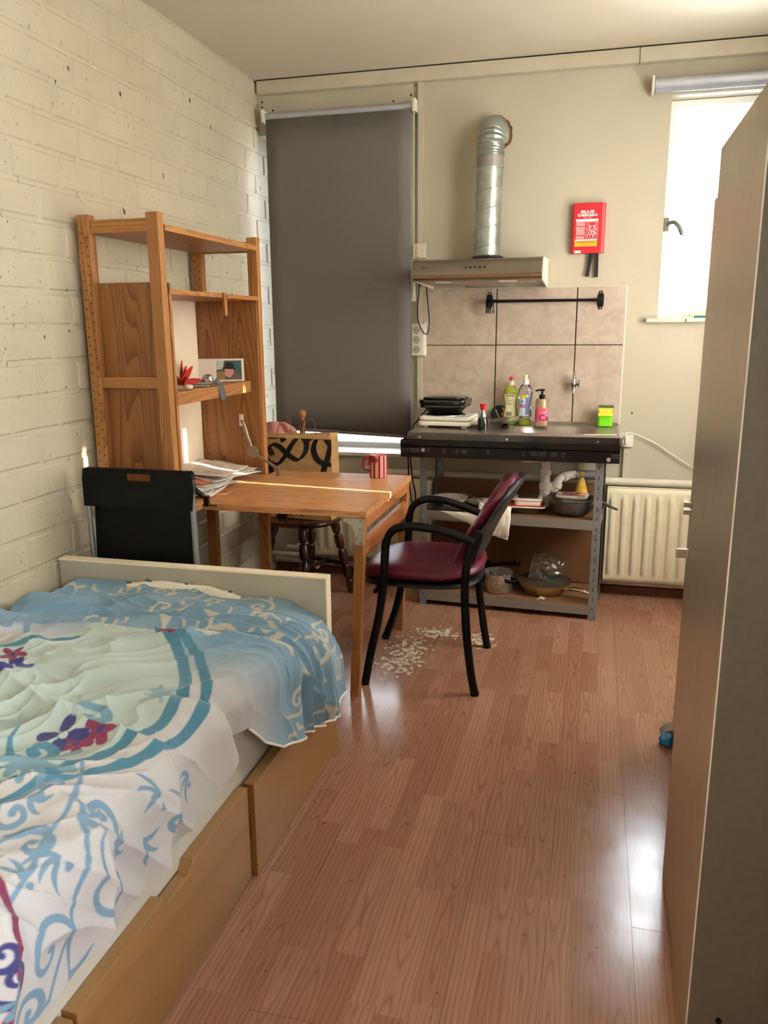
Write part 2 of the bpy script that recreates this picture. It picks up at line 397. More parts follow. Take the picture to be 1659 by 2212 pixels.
# windows
FRAME = pm((236, 234, 228), .4, var=.02, name='window_frame_paint')
def window(name, x0, x1, z0, z1, y, fw, label, glass_=PANE):
    t = struct(thing(name, label, 'window', ((x0+x1)/2, y, z0))); del t['category']
    mk('window_frame', J(box(x0, x0+fw, y, y+.05, z0, z1), box(x1-fw, x1, y, y+.05, z0, z1), box(x0+fw, x1-fw, y, y+.05, z0, z0+fw), box(x0+fw, x1-fw, y, y+.05, z1-fw, z1)), FRAME, t, bev=.003)
    mk('pane', box(x0+fw, x1-fw, y+.022, y+.028, z0+fw, z1-fw), glass_, t)
    return t
w1 = window('window_1', .002, .783, .705, 2.398, .20, .045, 'tall window behind the lowered grey blind', TINT)
o = mk('window_sill', box(.012, .783, -.03, .20, .702, .722), WHITE, w1, bev=.003)
w2 = window('window_2', 2.08, 2.618, 1.442, 2.448, .09, .03, 'bright narrow window at right with handle')
TILESILL = pm((206, 190, 172), .4, name='sill_tile')
mkl('window_sill', [box(2.022, 2.205, -.045, .09, 1.418, 1.438), box(2.21, 2.62, -.045, .09, 1.418, 1.438)], TILESILL, w2, bev=.003)
HND = pm((120, 120, 112), .4, .6, name='worn_handle')
h = mk('window_handle', J(box(2.086, 2.108, .06, .09, 1.855, 1.915), tube(spl([(2.10, .065, 1.885), (2.125, .04, 1.892), (2.15, .035, 1.872), (2.17, .035, 1.83)]), [.010]*18+[.006], 10)), HND, w2, smooth=True)
portal('portal_window_left', (.392, .32, 1.55), .78, 1.69, (0, -1, 0))
portal('portal_window_right', (2.35, .32, 1.945), .54, 1.0, (0, -1, 0))
# the wall at right has a like window under a blind: the sun slips past both blind edges
t3 = struct(thing('window_3', 'side window covered by a blind, outside the picture', 'window', (RX+.1, (W3[0]+W3[1])/2, W3[2]))); del t3['category']
mk('window_frame', J(box(RX+.12, RX+.16, W3[0], W3[0]+.012, W3[2], W3[3]), box(RX+.12, RX+.16, W3[1]-.012, W3[1], W3[2], W3[3]), box(RX+.12, RX+.16, W3[0], W3[1], W3[2], W3[2]+.02), box(RX+.12, RX+.16, W3[0], W3[1], W3[3]-.02, W3[3])), FRAME, t3)
t5 = struct(thing('window_5', 'side window behind a white blind, outside the picture', 'window', (RX+.1, (W5[0]+W5[1])/2, W5[2]))); del t5['category']
mk('window_frame', J(box(RX+.12, RX+.16, W5[0], W5[0]+.03, W5[2], W5[3]), box(RX+.12, RX+.16, W5[1]-.03, W5[1], W5[2], W5[3]), box(RX+.12, RX+.16, W5[0], W5[1], W5[2], W5[2]+.03), box(RX+.12, RX+.16, W5[0], W5[1], W5[3]-.03, W5[3])), FRAME, t5)
t4 = struct(thing('fill_window', 'uncovered side window added as fill light beside the viewer, outside the picture', 'window', (RX+.1, (W4[0]+W4[1])/2, W4[2]))); del t4['category']  # unseen window, added as fill light for the bed and brick wall
fx0, fx1 = RX+.08, RX+.13
mk('window_frame', J(box(fx0, fx1, W4[0], W4[0]+.05, W4[2], W4[3]), box(fx0, fx1, W4[1]-.05, W4[1], W4[2], W4[3]), box(fx0, fx1, W4[0], W4[1], W4[2], W4[2]+.05), box(fx0, fx1, W4[0], W4[1], W4[3]-.05, W4[3])), FRAME, t4)
mk('pane', box(RX+.1, RX+.106, W4[0]+.05, W4[1]-.05, W4[2]+.05, W4[3]-.05), PANE, t4)
portal('portal_fill_window', (RX+.22, (W4[0]+W4[1])/2, (W4[2]+W4[3])/2), W4[1]-W4[0], W4[3]-W4[2], (-1, 0, 0))
# ------------------------------------------------------------------ roller blinds
def blindmat():
    n = NT('blind_fabric'); p = n.obj(); f = n.noise(p, 300, 2)
    n['Base Color'] = n.ramp(f, [(.3, (98, 94, 89)), (.7, (106, 101, 96))]); n['Roughness'] = .7; n.bump(f, .1, .0005)
    return n.m
BLIND = blindmat(); ROLL = pm((168, 170, 176), .4, .3, name='blind_tube'); PVC = pm((208, 202, 188), .4, var=.02, name='white_plastic')
rb = thing('roller_blind', 'lowered dark grey roller blind covering the tall window', 'blind', (.45, -.05, .83))
mk('roller_tube', cyl((.055, -.05, 2.478), (.845, -.05, 2.478), .017, n=20), ROLL, rb, smooth=True)
def blindpt(u, v):
    x = .066+u*.774; z = .853-.03*u+(2.462-.853+.03*u)*v
    return (x, -.066+.004*math.sin(u*3)*(1-v), z)
mk('blind_fabric', grid(12, 12, blindpt), BLIND, rb, smooth=True, thick=.0012)
mk('hem_bar', tube([blindpt(0, 0), blindpt(1, 0)], .009, 10, up=(0, 0, 1), sq=.5), BLIND, rb, smooth=True)
for x in (.042, .848): mk('bracket', J(box(x, x+.018, -.075, 0, 2.45, 2.51), cyl((x-.002, -.05, 2.478), (x+.02, -.05, 2.478), .021)), PVC, rb, bev=.003)
mk('pull_chain', tube([(.856, -.062, 2.47), (.8565, -.062, 2.0), (.857, -.062, 1.62)], .0022, 6), PVC, rb)
mk('chain_weight', J(cyl((.857, -.062, 1.63), (.857, -.062, 1.56), .006, .010), box(.847, .867, -.07, -.054, 1.535, 1.56)), PVC, rb, bev=.002)
rb2 = thing('roller_blind', 'rolled-up silver roller blind above the bright window', 'blind', (2.34, -.05, 2.46))
mk('roller_tube', cyl((1.995, -.055, 2.492), (2.70, -.055, 2.492), .024, n=24), ROLL, rb2, smooth=True)
mk('hem_bar', box(1.998, 2.70, -.06, -.05, 2.452, 2.472), pm((150, 150, 160), .5, name='hem_grey'), rb2, bev=.003)
mk('bracket', J(box(1.98, 1.993, -.085, 0, 2.452, 2.525)), PVC, rb2, bev=.004)
rb3 = thing('roller_blind', 'lowered sheer white blind on the near side window, outside the picture', 'blind', (RX-.02, -1.71, 1.3))
SHEER = NT('sheer_white_blind'); _tl = SHEER.new('ShaderNodeBsdfTranslucent'); _tl.inputs[0].default_value = (.74, .73, .70, 1); SHEER.t.links.new(_tl.outputs[0], SHEER.out.inputs[0]); SHEER = SHEER.m
rb5 = thing('roller_blind', 'lowered sheer white blind on the far side window, outside the picture', 'blind', (RX-.02, -.67, .95))
mk('blind_fabric', box(RX-.021, RX-.02, W5[0]-.03, W5[1]+.03, .90, 1.92), SHEER, rb5)
mk('roller_tube', cyl((RX-.03, W5[0], 1.94), (RX-.03, W5[1], 1.94), .02), ROLL, rb5, smooth=True)
mk('blind_fabric', box(RX-.0205, RX-.02, W3[0]+.040, W3[1]-.013, 1.60, 2.585), SHEER, rb3)
mk('roller_tube', cyl((RX-.03, W3[0]+.03, 2.605), (RX-.03, W3[1]-.01, 2.605), .02), ROLL, rb3, smooth=True)

# ------------------------------------------------------------------ kitchen wall: tiles, sockets, valve, rail, blanket
def tilemat():
    n = NT('beige_tile'); p = n.pos(); f = n.noise(p, 14, 5, .6, .8)
    n['Base Color'] = n.ramp(f, [(.35, (168, 150, 134)), (.65, (184, 168, 154))]); n['Roughness'] = .28
    return n.m
TILE = tilemat()
mk('tile_bed', box(.889, 1.919, -.004, 0, .912, 1.592), pm((70, 52, 40), .9, name='dark_grout'), wb)
for xa, xb in ((.887, 1.281), (1.2865, 1.685), (1.6905, 1.921)):
    for za, zb in ((.910, 1.307), (1.3115, 1.594)):
        mk('tile', box(xa, xb, -.011, -.001, za, zb), TILE, wb, bev=.0015)
mkl('screw_hole', [cyl((U(px, py, 'y', 0)[0], -.0012, U(px, py, 'y', 0)[2]), (U(px, py, 'y', 0)[0], .001, U(px, py, 'y', 0)[2]), .005, n=10) for px, py in ((566, 221), (566, 232), (589, 239), (850, 219), (888, 205), (1365, 892), (1418, 174), (1432, 173), (1442, 173))], pm((40, 28, 20), .9, name='screw_hole'), wb)
mk('sealant', J(box(1.921, 1.93, -.008, 0, .905, 1.597), box(.885, 1.93, -.008, 0, 1.594, 1.60)), WHITE, wb, bev=.002)
OLDPVC = pm((200, 180, 146), .4, name='yellowed_plastic')
sw = thing('light_switch', 'small cream surface switch above the range hood end', 'switch', (.88, -.02, 1.75))
mk('plate', box(.842, .912, -.032, -.001, 1.752, 1.826), PVC, sw, bev=.006); mk('rocker', box(.846, .878, -.042, -.03, 1.76, 1.822), OLDPVC, sw, bev=.004)
mk('toggle', box(.855, .868, -.048, -.04, 1.785, 1.795), OLDPVC, sw, bev=.001)
ts = thing('triple_socket', 'white triple wall socket beside the tiles', 'socket', (.88, -.02, 1.25))
mk('socket_body', J(box(.838, .908, -.040, -.0, 1.255, 1.42), box(.90, .914, -.016, -.0, 1.245, 1.43)), PVC, ts, bev=.005)
for k, z in enumerate((1.388, 1.338, 1.288)):
    f = mk('socket_face', cyl((.866, -.0425, z), (.866, -.0395, z), .0205, n=24), pm((168, 162, 148), .4, name='socket_well_shade'), ts, smooth=True)  # darker disc stands in for the shade inside a recessed socket
    mk('pin_hole', J(cyl((.860, -.0432, z), (.860, -.042, z), .0028, n=10), cyl((.874, -.0432, z), (.874, -.042, z), .0028, n=10), box(.864, .868, -.0432, -.042, z+.015, z+.018), box(.864, .868, -.0432, -.042, z-.018, z-.015)), BLACKP, f)
ss = thing('wall_socket', 'white single wall socket with plug beside the worktop', 'socket', (1.965, -.02, .79))
mk('socket_body', box(1.925, 2.0, -.035, 0, .795, .868), PVC, ss, bev=.005)
mk('plug', J(cyl((1.962, -.075, .83), (1.962, -.03, .83), .019, .021), box(1.956, 1.968, -.082, -.07, .818, .852)), PVC, ss, bev=.003)
o = mk('power_cable', tube(spl([(1.962, -.078, .85), (1.968, -.06, .872), (2.0, -.03, .866), (2.06, -.02, .84), (2.12, -.02, .81), (2.22, -.02, .745), (2.32, -.02, .69), (2.5, -.02, .65)]), .0032, 8), PVC, smooth=True); tag(o, 'thin white power cable drooping along the wall above the radiator', 'cable')
va = thing('tap_valve', 'chrome wall tap valve mounted on the tile joint', 'tap', (1.69, -.05, 1.05))
mk('wall_flange', cyl((1.69, 0-.011, 1.113), (1.69, -.05, 1.113), .012), CHROME, va, smooth=True)
mk('valve_body', J(lathe([(.007, -.045), (.007, -.03), (.0125, -.03), (.0125, -.02), (.009, -.018), (.0135, -.01), (.0135, .022), (.009, .028), (.006, .034), (.008, .038), (.006, .043), (.008, .047), (.003, .058)], (1.69, -.05, 1.113), 16)), CHROME, va, smooth=True)
mk('lever', J(cyl((1.70, -.05, 1.113), (1.714, -.05, 1.113), .006), box(1.713, 1.719, -.058, -.042, 1.095, 1.135)), pm((110, 110, 106), .35, .8, name='worn_steel'), va, bev=.002)
IRON = pm((10, 9, 10), .4, var=.1, name='black_iron', spec=.3)
ra = thing('wall_rail', 'black metal utensil rail screwed to the tiles', 'rail', (1.525, -.04, 1.48))
mk('rod', cyl((1.235, -.05, 1.530), (1.815, -.05, 1.529), .0075), IRON, ra, smooth=True)
for x, z in ((1.247, 1.530), (1.802, 1.528)):
    pl = [(x-.009, z-.044), (x+.009, z-.044), (x+.01, z-.034), (x+.016, z-.024), (x+.016, z+.024), (x+.01, z+.034), (x+.009, z+.046), (x-.009, z+.046), (x-.01, z+.034), (x-.016, z+.024), (x-.016, z-.024), (x-.01, z-.034)]
    b = mk('bracket', J(prism(pl, 'xz', -.016, -.0115), box(x-.012, x+.012, -.055, -.012, z-.012, z+.012)), IRON, ra, bev=.002)
    mkl('screw', [cyl((x, -.018, z+.038), (x, -.0155, z+.038), .004, n=10), cyl((x, -.018, z-.037), (x, -.0155, z-.037), .004, n=10)], CHROME, b)
HOOKS = 'black hooks bunched on the rail'
for k, x in enumerate((1.236, 1.246, 1.256, 1.272)):
    p = spl([(x, -.05, 1.539), (x, -.0595, 1.53), (x, -.056, 1.51), (x, -.05, 1.49), (x, -.055, 1.472), (x, -.066, 1.474), (x, -.07, 1.486)])
    o = mk('hook', J(tube(p, .0025, 6), tube(spl([(x, -.05, 1.539), (x, -.041, 1.533), (x, -.041, 1.527)]), .0025, 6)), IRON, smooth=True)
    tag(o, 'black hook hanging apart, nearest the tile joint, on the utensil rail' if k == 3 else 'small black hook bunched at the left bracket of the utensil rail', 'hook', HOOKS)
fb = thing('fire_blanket', 'red fire blanket box hung on the wall', 'fire blanket', (1.725, -.02, 1.753))
RED = pm((196, 30, 44), .35, var=.04, name='red_plastic')
pr_ = [(1.647, -.001), (1.648, -.03), (1.653, -.036), (1.785, -.036), (1.795, -.031), (1.804, -.030), (1.806, -.001)]
mk('case', prism(pr_, 'xy', 1.753, 1.988), RED, fb, bev=.002)
PRW = pm((244, 222, 222), .5, name='print_white'); PRY = pm((246, 190, 40), .5, name='print_yellow'); PRK = pm((30, 20, 16), .5, name='print_black')
FWD = Rx(90)
def wtxt(s, size, x, y, z, m, par, sx=1.0, bold=0.0): return text(s, size, T(x, y, z) @ FWD, m, par, sx=sx, bold=bold)
wtxt('BLUS', .0165, 1.719, -.0363, 1.942, PRW, fb, 1.75, .0007); wtxt('DEKEN', .0165, 1.719, -.0363, 1.926, PRW, fb, 1.75, .0007)
wtxt('1.2m x 1.8m', .006, 1.719, -.0363, 1.9175, PRW, fb, 1.3)
def pr(x0, x1, z0, z1, m, y=-.0364): return mk('print', box(x0, x1, y, -.0355, z0, z1), m, fb)
pr(1.666, 1.772, 1.902, 1.913, PRW); pr(1.664, 1.770, 1.812, 1.819, PRW); pr(1.664, 1.770, 1.786, 1.8095, PRY)
wtxt('WAARSCHUWING', .0075, 1.717, -.0367, 1.8025, PRK, fb, 1.45, .0002); wtxt('NIET GESCHIKT VOOR', .0062, 1.717, -.0367, 1.796, PRK, fb, 1.25); wtxt('OLIE- EN VETBRANDEN', .0062, 1.717, -.0367, 1.789, PRK, fb, 1.25)
lines = []
for z in (1.897, 1.8925, 1.888, 1.8835, 1.876, 1.8715, 1.867, 1.8625, 1.858, 1.8535, 1.849, 1.8445, 1.84, 1.832, 1.8275, 1.823):
    lines.append(box(1.666+random.uniform(0, .003), 1.706+random.uniform(0, .007), -.0364, -.0355, z, z+.0017))
mk('print', J(*lines), PRW, fb)
def frame(x0, x1, z0, z1, w=.0013): return J(box(x0, x1, -.0364, -.0355, z0, z0+w), box(x0, x1, -.0364, -.0355, z1-w, z1), box(x0, x0+w, -.0364, -.0355, z0, z1), box(x1-w, x1, -.0364, -.0355, z0, z1))
pic = [frame(1.717, 1.771, 1.864, 1.899), frame(1.717, 1.771, 1.824, 1.860)]
def ink(pts, w=.0022):
    out = []
    for a, b in zip(pts, pts[1:]):
        d = Vector((b[0]-a[0], 0, b[1]-a[1])); nrm = Vector((-d.z, 0, d.x)).normalized()*w/2
        q = [Vector((a[0], 0, a[1]))+nrm, Vector((a[0], 0, a[1]))-nrm, Vector((b[0], 0, b[1]))-nrm, Vector((b[0], 0, b[1]))+nrm]
        out.append(([(v.x, -.0364, v.z) for v in q]+[(v.x, -.0355, v.z) for v in q], [(0,1,2,3),(4,5,6,7),(0,1,5,4),(1,2,6,5),(2,3,7,6),(3,0,4,7)]))
    return J(*out)
pic += [ink([(1.728, 1.892), (1.728, 1.881), (1.761, 1.881), (1.761, 1.893)]), ink([(1.731, 1.88), (1.736, 1.876), (1.733, 1.867)], .004), ink([(1.757, 1.88), (1.752, 1.876), (1.755, 1.867)], .004), ink([(1.724, 1.868), (1.73, 1.876)]), ink([(1.765, 1.868), (1.759, 1.876)])]
pic += [ink([(1.722, 1.829), (1.728, 1.852), (1.735, 1.832), (1.741, 1.853), (1.747, 1.834), (1.752, 1.855), (1.757, 1.838), (1.763, 1.852)]), ink([(1.733, 1.855), (1.756, 1.855), (1.764, 1.845), (1.752, 1.83)], .003), ink([(1.748, 1.829), (1.76, 1.838)], .004)]
mk('print', J(*pic), PRW, fb)
mk('sticker', box(1.664, 1.695, -.0366, -.0355, 1.7545, 1.767), PVC, fb)
STRAP = pm((26, 26, 27), .8, name='black_webbing')
for (a, b), k in ((((1.744, 1.755), (1.730, 1.643)), 0), (((1.771, 1.755), (1.7735, 1.640)), 1)):
    mk('pull_strap', xf(box(-.0095, .0095, -.001, .001, 0, Vector((b[0]-a[0], b[1]-a[1])).length), T(a[0], -.016, a[1]) @ Ry(180+math.degrees(math.atan2(a[0]-b[0], a[1]-b[1])))), STRAP, fb)

# ------------------------------------------------------------------ hood and duct
def brushed(name, c, rough=.35, axis='x', metal=.9):
    n = NT(name); x, y, z = n.sep(n.obj()); s = {'x': (2, 200, 200), 'z': (160, 160, 1.5), 'y': (200, 2, 200)}[axis]
    f = n.noise(n.comb(n.math('MULTIPLY', x, s[0]), n.math('MULTIPLY', y, s[1]), n.math('MULTIPLY', z, s[2])), 1.0, 2)
    g = n.noise(n.obj(), 5, 3)
    c1 = lin(c); lo = tuple(v*.88 for v in c1[:3])+(1,)
    n['Base Color'] = n.mix(n.map(g, .3, .7, 0, .6), n.mix(f, c1, lo), lo); n['Metallic'] = metal; n['Roughness'] = n.map(f, .2, .8, rough-.06, rough+.08)
    return n.m
STEEL = brushed('brushed_steel', (138, 128, 113), .36, 'x', .9)
hd = thing('range_hood', 'slim stainless steel range hood above the worktop', 'range hood', (1.242, -.25, 1.60))
prof = [(-.005, 1.600), (-.46, 1.600), (-.478, 1.606), (-.49, 1.622), (-.50, 1.632), (-.50, 1.652), (-.49, 1.685), (-.475, 1.70), (-.455, 1.706), (-.30, 1.722), (-.005, 1.735)]
# body: side cheeks, roof, visor, underside recessed
mk('roof', prism([(-.005, 1.735), (-.30, 1.722), (-.44, 1.708), (-.44, 1.702), (-.30, 1.716), (-.005, 1.729)], 'yz', .946, 1.538), STEEL, hd)
mk('visor', prism([(-.455, 1.708), (-.475, 1.702), (-.49, 1.687), (-.50, 1.655), (-.50, 1.634), (-.49, 1.622), (-.478, 1.614), (-.45, 1.612), (-.45, 1.70)], 'yz', .944, 1.540), STEEL, hd, bev=.002)
CHEEK = pm((222, 210, 190), .4, name='hood_enamel')
for xa, xb in ((.944, .952), (1.532, 1.540)): mk('cheek', prism([(-.004, 1.733), (-.30, 1.72), (-.452, 1.706), (-.45, 1.612), (-.05, 1.596), (-.004, 1.596)], 'yz', xa, xb), CHEEK, hd, bev=.001)
UND = brushed('hood_underside', (170, 156, 138), .5, 'x', .5)
mk('underside', box(.952, 1.532, -.45, -.005, 1.612, 1.618), UND, hd)
mk('filter_panel', box(.985, 1.50, -.40, -.13, 1.606, 1.613), pm((178, 160, 140), .6, .4, bump=.5, bs=400, name='filter_mesh'), hd, bev=.002)
mkl('filter_latch', [box(1.04, 1.11, -.425, -.41, 1.604, 1.613), box(1.34, 1.42, -.425, -.41, 1.604, 1.613)], PVC, hd, bev=.002)
mk('lamp_cover', xf(prism(rrect(.22, .075, .035), 'xy', -.012, 0), T(1.24, -.075, 1.612)), pm((150, 140, 126), .25, name='smoky_lens'), hd, bev=.004)
mk('trim_band', box(.946, 1.538, -.5025, -.497, 1.622, 1.634), pm((120, 84, 56), .4, .5, name='stained_trim'), hd, bev=.001)
for k in range(5): mk('button', cyl((1.196+k*.0215, -.503, 1.668), (1.196+k*.0215, -.489, 1.668), .0042, n=14), BLACKP, hd, smooth=True)
GREYINK = pm((70, 66, 62), .5, name='grey_ink')
mk('emblem', J(box(.992, .994, -.4985, -.494, 1.668, 1.678), box(.998, 1.0, -.4985, -.494, 1.664, 1.674), box(.992, .9985, -.4985, -.494, 1.674, 1.676)), GREYINK, hd)
mk('lettering', J(*[box(1.006+k*.0032, 1.0082+k*.0032, -.499, -.494, 1.668, 1.6715) for k in range(6)]), GREYINK, hd)
mk('duct_flange', J(lathe([(.078, 0), (.078, .006), (.064, .012)], (1.245, -.125, 1.735), 24)), pm((60, 48, 40), .6, name='dark_rubber'), hd, smooth=True)
du = thing('vent_duct', 'galvanised spiral vent duct rising from the range hood', 'duct', (1.243, -.125, 1.745))
def ductmat():
    n = NT('zinc_duct'); f = n.noise(n.obj(), 20, 4); n['Base Color'] = n.ramp(f, [(.3, (158, 166, 162)), (.7, (188, 194, 188))]); n['Metallic'] = .9; n['Roughness'] = n.map(f, .3, .7, .28, .42); return n.m
ZINC = ductmat(); DR = .0635
mk('spiral_pipe', cyl((1.242, -.125, 1.745), (1.249, -.125, 2.17), DR, n=48), ZINC, du, smooth=True)
sp = []
for i in range(0, 200):
    a = i/199; th = a*2*math.pi*4.6+2.0; sp.append((1.242+.007*a+(DR+.0004)*math.cos(th), -.125+(DR+.0004)*math.sin(th), 1.752+a*.40))
mk('lock_seam', tube(sp, .0022, 6), ZINC, du, smooth=True)
mk('tape_band', cyl((1.2487, -.125, 2.155), (1.2497, -.125, 2.208), DR+.0015, n=48), pm((142, 136, 128), .5, .3, name='grey_tape'), du, smooth=True)
pth = [Vector((1.25, -.125, 2.205))+Vector((.0003*i, 0, .0)) for i in range(1)]
path = []; rad = []
for i in range(90):
    a = i/89
    if a < .35: p = (1.25+.003*a, -.125, 2.205+a/.35*.06)
    else:
        th = (a-.35)/.65*math.pi/2; p = (1.252+.004*a, -.125+.115*(1-math.cos(th))+.0, 2.265+.08*math.sin(th))
    path.append(p); rad.append(DR+.003*math.sin(i*1.05)+.002)
mk('flexible_elbow', tube(path, rad, 32, up=(1, 0, 0)), ZINC, du, smooth=True)
ring = []
random.seed(11)
for i in range(40):
    th = i/40*2*math.pi; rr_ = .076+random.uniform(-.004, .006); ring.append((1.258+rr_*math.cos(th), -.003, 2.345-.012+rr_*math.sin(th)))
mk('foam_collar', tube(ring, [random.uniform(.004, .009) for _ in ring], 6, closed=True), pm((120, 70, 36), .9, bump=.8, name='brown_foam'), du, smooth=True)
cb = mk('hood_cable', tube(spl([(.935, -.30, 1.60), (.926, -.06, 1.625), (.917, -.03, 1.60), (.926, -.032, 1.52), (.934, -.035, 1.44), (.930, -.038, 1.385), (.918, -.042, 1.366), (.895, -.05, 1.392), (.876, -.045, 1.44), (.871, -.035, 1.50), (.877, -.035, 1.58), (.882, -.04, 1.64), (.885, -.045, 1.70)]), .0028, 8), BLACKP, smooth=True)
tag(cb, 'black cable looping from the range hood to the triple socket', 'cable')

# ------------------------------------------------------------------ radiators and pipes
def radiator(x0, x1, z0, z1, label, npitch=.0575, x_first=None):
    t = thing('radiator', label, 'radiator', ((x0+x1)/2, -.09, z0))
    nx = int((x1-x0)/.0048); 
    def f(u, v):
        x = x0+u*(x1-x0); z = z0+v*(z1-z0)
        ph = ((x-x0)/npitch) % 1.0
        e = .5*(1+math.tanh((.2-abs(ph-.5))/.045))
        zz = min((z-z0-.05)/.02, (z1-.045-z)/.02); e2 = max(0, min(1, zz*.5+.5)); e2 = e2*e2*(3-2*e2)
        ed = min(1, min(z-z0, z1-z)/.012)
        return (x, -.112-.011*e*e2+.012*(1-ed)**2, z)
    mk('front_panel', grid(nx, 40, f), CREAM, t, smooth=True)
    mk('rear_panel', box(x0, x1, -.055, -.045, z0, z1), CREAM, t, bev=.003)
    mkl('side_cheek', [box(x0-.001, x0+.002, -.101, -.045, z0+.01, z1-.01), box(x1-.002, x1+.001, -.101, -.045, z0+.01, z1-.01)], CREAM, t)
    mkl('wall_bracket', [box(x0+.1, x0+.13, -.05, 0, z1-.1, z1-.05), box(x1-.13, x1-.1, -.05, 0, z1-.1, z1-.05)], CREAM, t)
    return t
radiator(1.885, 2.62, .095, .592, 'cream panel radiator right of the metal shelving')
r2 = radiator(.235, .965, .135, .592, 'cream panel radiator under the blind, behind the table')
mk('valve', J(cyl((.215, -.08, .17), (.235, -.08, .17), .012), cyl((.17, -.08, .17), (.215, -.08, .17), .018), cyl((.195, -.08, .15), (.195, -.08, .24), .014), cyl((.11, -.08, .165), (.17, -.08, .165), .012)), PVC, r2, smooth=True)
PIPE = pm((206, 196, 178), .45, var=.06, name='painted_pipe')
pp = mk('heating_pipe', tube([(.60, -.04, .617), (1.60, -.04, .617), (RX-.02, -.04, .614)], .0215, 16), PIPE, smooth=True); tag(pp, 'white painted pipe running along the wall above the radiators', 'pipe')
pp = mk('heating_pipe', tube([(.02, -.04, .078), (1.0, -.04, .074), (RX-.02, -.04, .074)], .015, 12), PIPE, smooth=True); tag(pp, 'white painted pipe low on the wall just above the floor', 'pipe')
pp = mk('heating_pipe', tube([(.02, -.085, .125), (.22, -.085, .122), (.30, -.085, .05)], .012, 12), PIPE, smooth=True); tag(pp, 'short white pipe by the brick wall below the radiator valve', 'pipe')

# ------------------------------------------------------------------ metal shelving with sink worktop
SA = -3.2; SO = Vector((1.42, -.267, 0)); SM = T(*SO) @ Rz(SA)
sh = thing('metal_shelving', 'galvanised metal shelving unit with brown board shelves under the sink', 'shelving', tuple(SO))
def sx(vf): return xf(vf, SM)
PB = NT('particle_board'); _f = PB.noise(PB.obj(), 160, 3, .7); PB['Base Color'] = PB.ramp(_f, [(.3, (98, 64, 38)), (.7, (136, 96, 60))]); PB['Roughness'] = .75; PB = PB.m
HB = NT('hardboard'); _f = HB.noise(HB.obj(), 220, 3, .7); HB['Base Color'] = HB.ramp(_f, [(.3, (98, 62, 36)), (.7, (120, 80, 48))]); HB['Roughness'] = .7; HB = HB.m
HX, HY = .443, .178
POSTM = pm((138, 144, 148), .45, .6, var=.12, vs=25, name='grey_post')
for ix in (-1, 1):
    for iy in (-1, 1):
        x, y = ix*HX, iy*HY
        po = mk('post', sx(J(box(min(x, x-ix*.036), max(x, x-ix*.036), y-.0009, y+.0009, 0, .785), box(x-.0009, x+.0009, min(y, y-iy*.036), max(y, y-iy*.036), 0, .785))), POSTM, sh)
        if iy < 0:
            hl = []
            for k in range(15 if ix > 0 else 7):
                z = .05+k*.05; xx = x-ix*.018
                hl.append(prism([(xx-.004, z), (xx+.004, z), (xx+.0025, z+.009), (xx+.0025, z+.017), (xx-.0025, z+.017), (xx-.0025, z+.009)], 'xz', y-.0013, y-.0005))
            mkl('slot', [sx(q) for q in hl], pm((94, 66, 44), .8, name='slot_shadow'), po)
            mkl('rivet', [sx(cyl((x-ix*.018, y-.003, z), (x-ix*.018, y, z), .004, n=10)) for z in (.09, .43, .455)], CHROME, po)
for zt in (.500, .074):
    b = mk('shelf_board', sx(box(-HX+.003, HX-.003, -HY+.003, HY-.003, zt-.012, zt)), PB, sh)
    mk('shelf_beam', sx(J(box(-HX+.036, HX-.036, -HY-.001, -HY+.002, zt-.047, zt+.001), box(-HX+.036, HX-.036, -HY-.001, -HY+.012, zt-.047, zt-.045))), brushed('beam_%d' % int(zt*100), (160, 156, 152), .45, 'x', .7), sh)
    mk('shelf_beam', sx(J(box(-HX+.036, HX-.036, HY-.002, HY+.001, zt-.047, zt+.001))), GALV, sh)
    for ix in (-1, 1): mk('shelf_beam', sx(box(ix*(HX-.003)-.0015, ix*(HX-.003)+.0015, -HY+.036, HY-.036, zt-.047, zt+.001)), GALV, sh)
mk('back_board', sx(box(-HX+.004, HX-.004, HY-.008, HY-.004, .08, .610)), HB, sh)
BLK = pm((7, 6, 6), .32, var=.1, name='black_lacquer', spec=.4)
mb = thing('support_frame', 'black slotted steel beam frame under the sink worktop', 'frame', (1.405, -.26, .785))
mk('front_beam', prism([(-.512, .785), (-.512, .838), (-.518, .843), (-.518, .870), (-.48, .870), (-.48, .785)], 'yz', .890, 1.921), BLK, mb, bev=.0015)
mkl('side_beam', [box(.895, .93, -.48, -.03, .79, .87), box(1.88, 1.915, -.48, -.03, .79, .87), box(.93, 1.88, -.06, -.03, .79, .87)], BLK, mb)
sl_ = []
for px in (872, 880, 888, 893, 899, 904, 925, 958, 987, 1000, 1006, 1054, 1131, 1148, 1154, 1160, 1168, 1175, 1193, 1200, 1217, 1324, 1331, 1337):
    x = U(px, 985, 'y', -.512)[0]
    sl_.append(J(box(x-.0052, x+.0052, -.5132, -.5115, .8245, .8275), box(x-.0052, x-.0036, -.5132, -.5115, .812, .826), box(x+.0036, x+.0052, -.5132, -.5115, .812, .826), box(x-.004, x+.004, -.5132, -.5115, .8105, .8125)))
mkl('slot_rim', sl_, pm((120, 116, 112), .4, .6, name='bare_metal_edge'), mb)
for px, z in ((914, .822), (1315, .803)):
    x = U(px, 985, 'y', -.512)[0]
    mk('bolt', J(cyl((x, -.5155, z), (x, -.511, z), .0095, n=16), cyl((x, -.5175, z), (x, -.515, z), .0042, n=10)), pm((200, 196, 186), .3, .8, name='zinc_bolt'), mb, smooth=True)
wt = thing('sink_worktop', 'stainless steel worktop with an inset oval sink', 'sink', (1.418, -.25, .87))
SX0, SX1, SY0, SY1 = .922, 1.915, -.505, -.012
NX_, NY_ = 150, 76
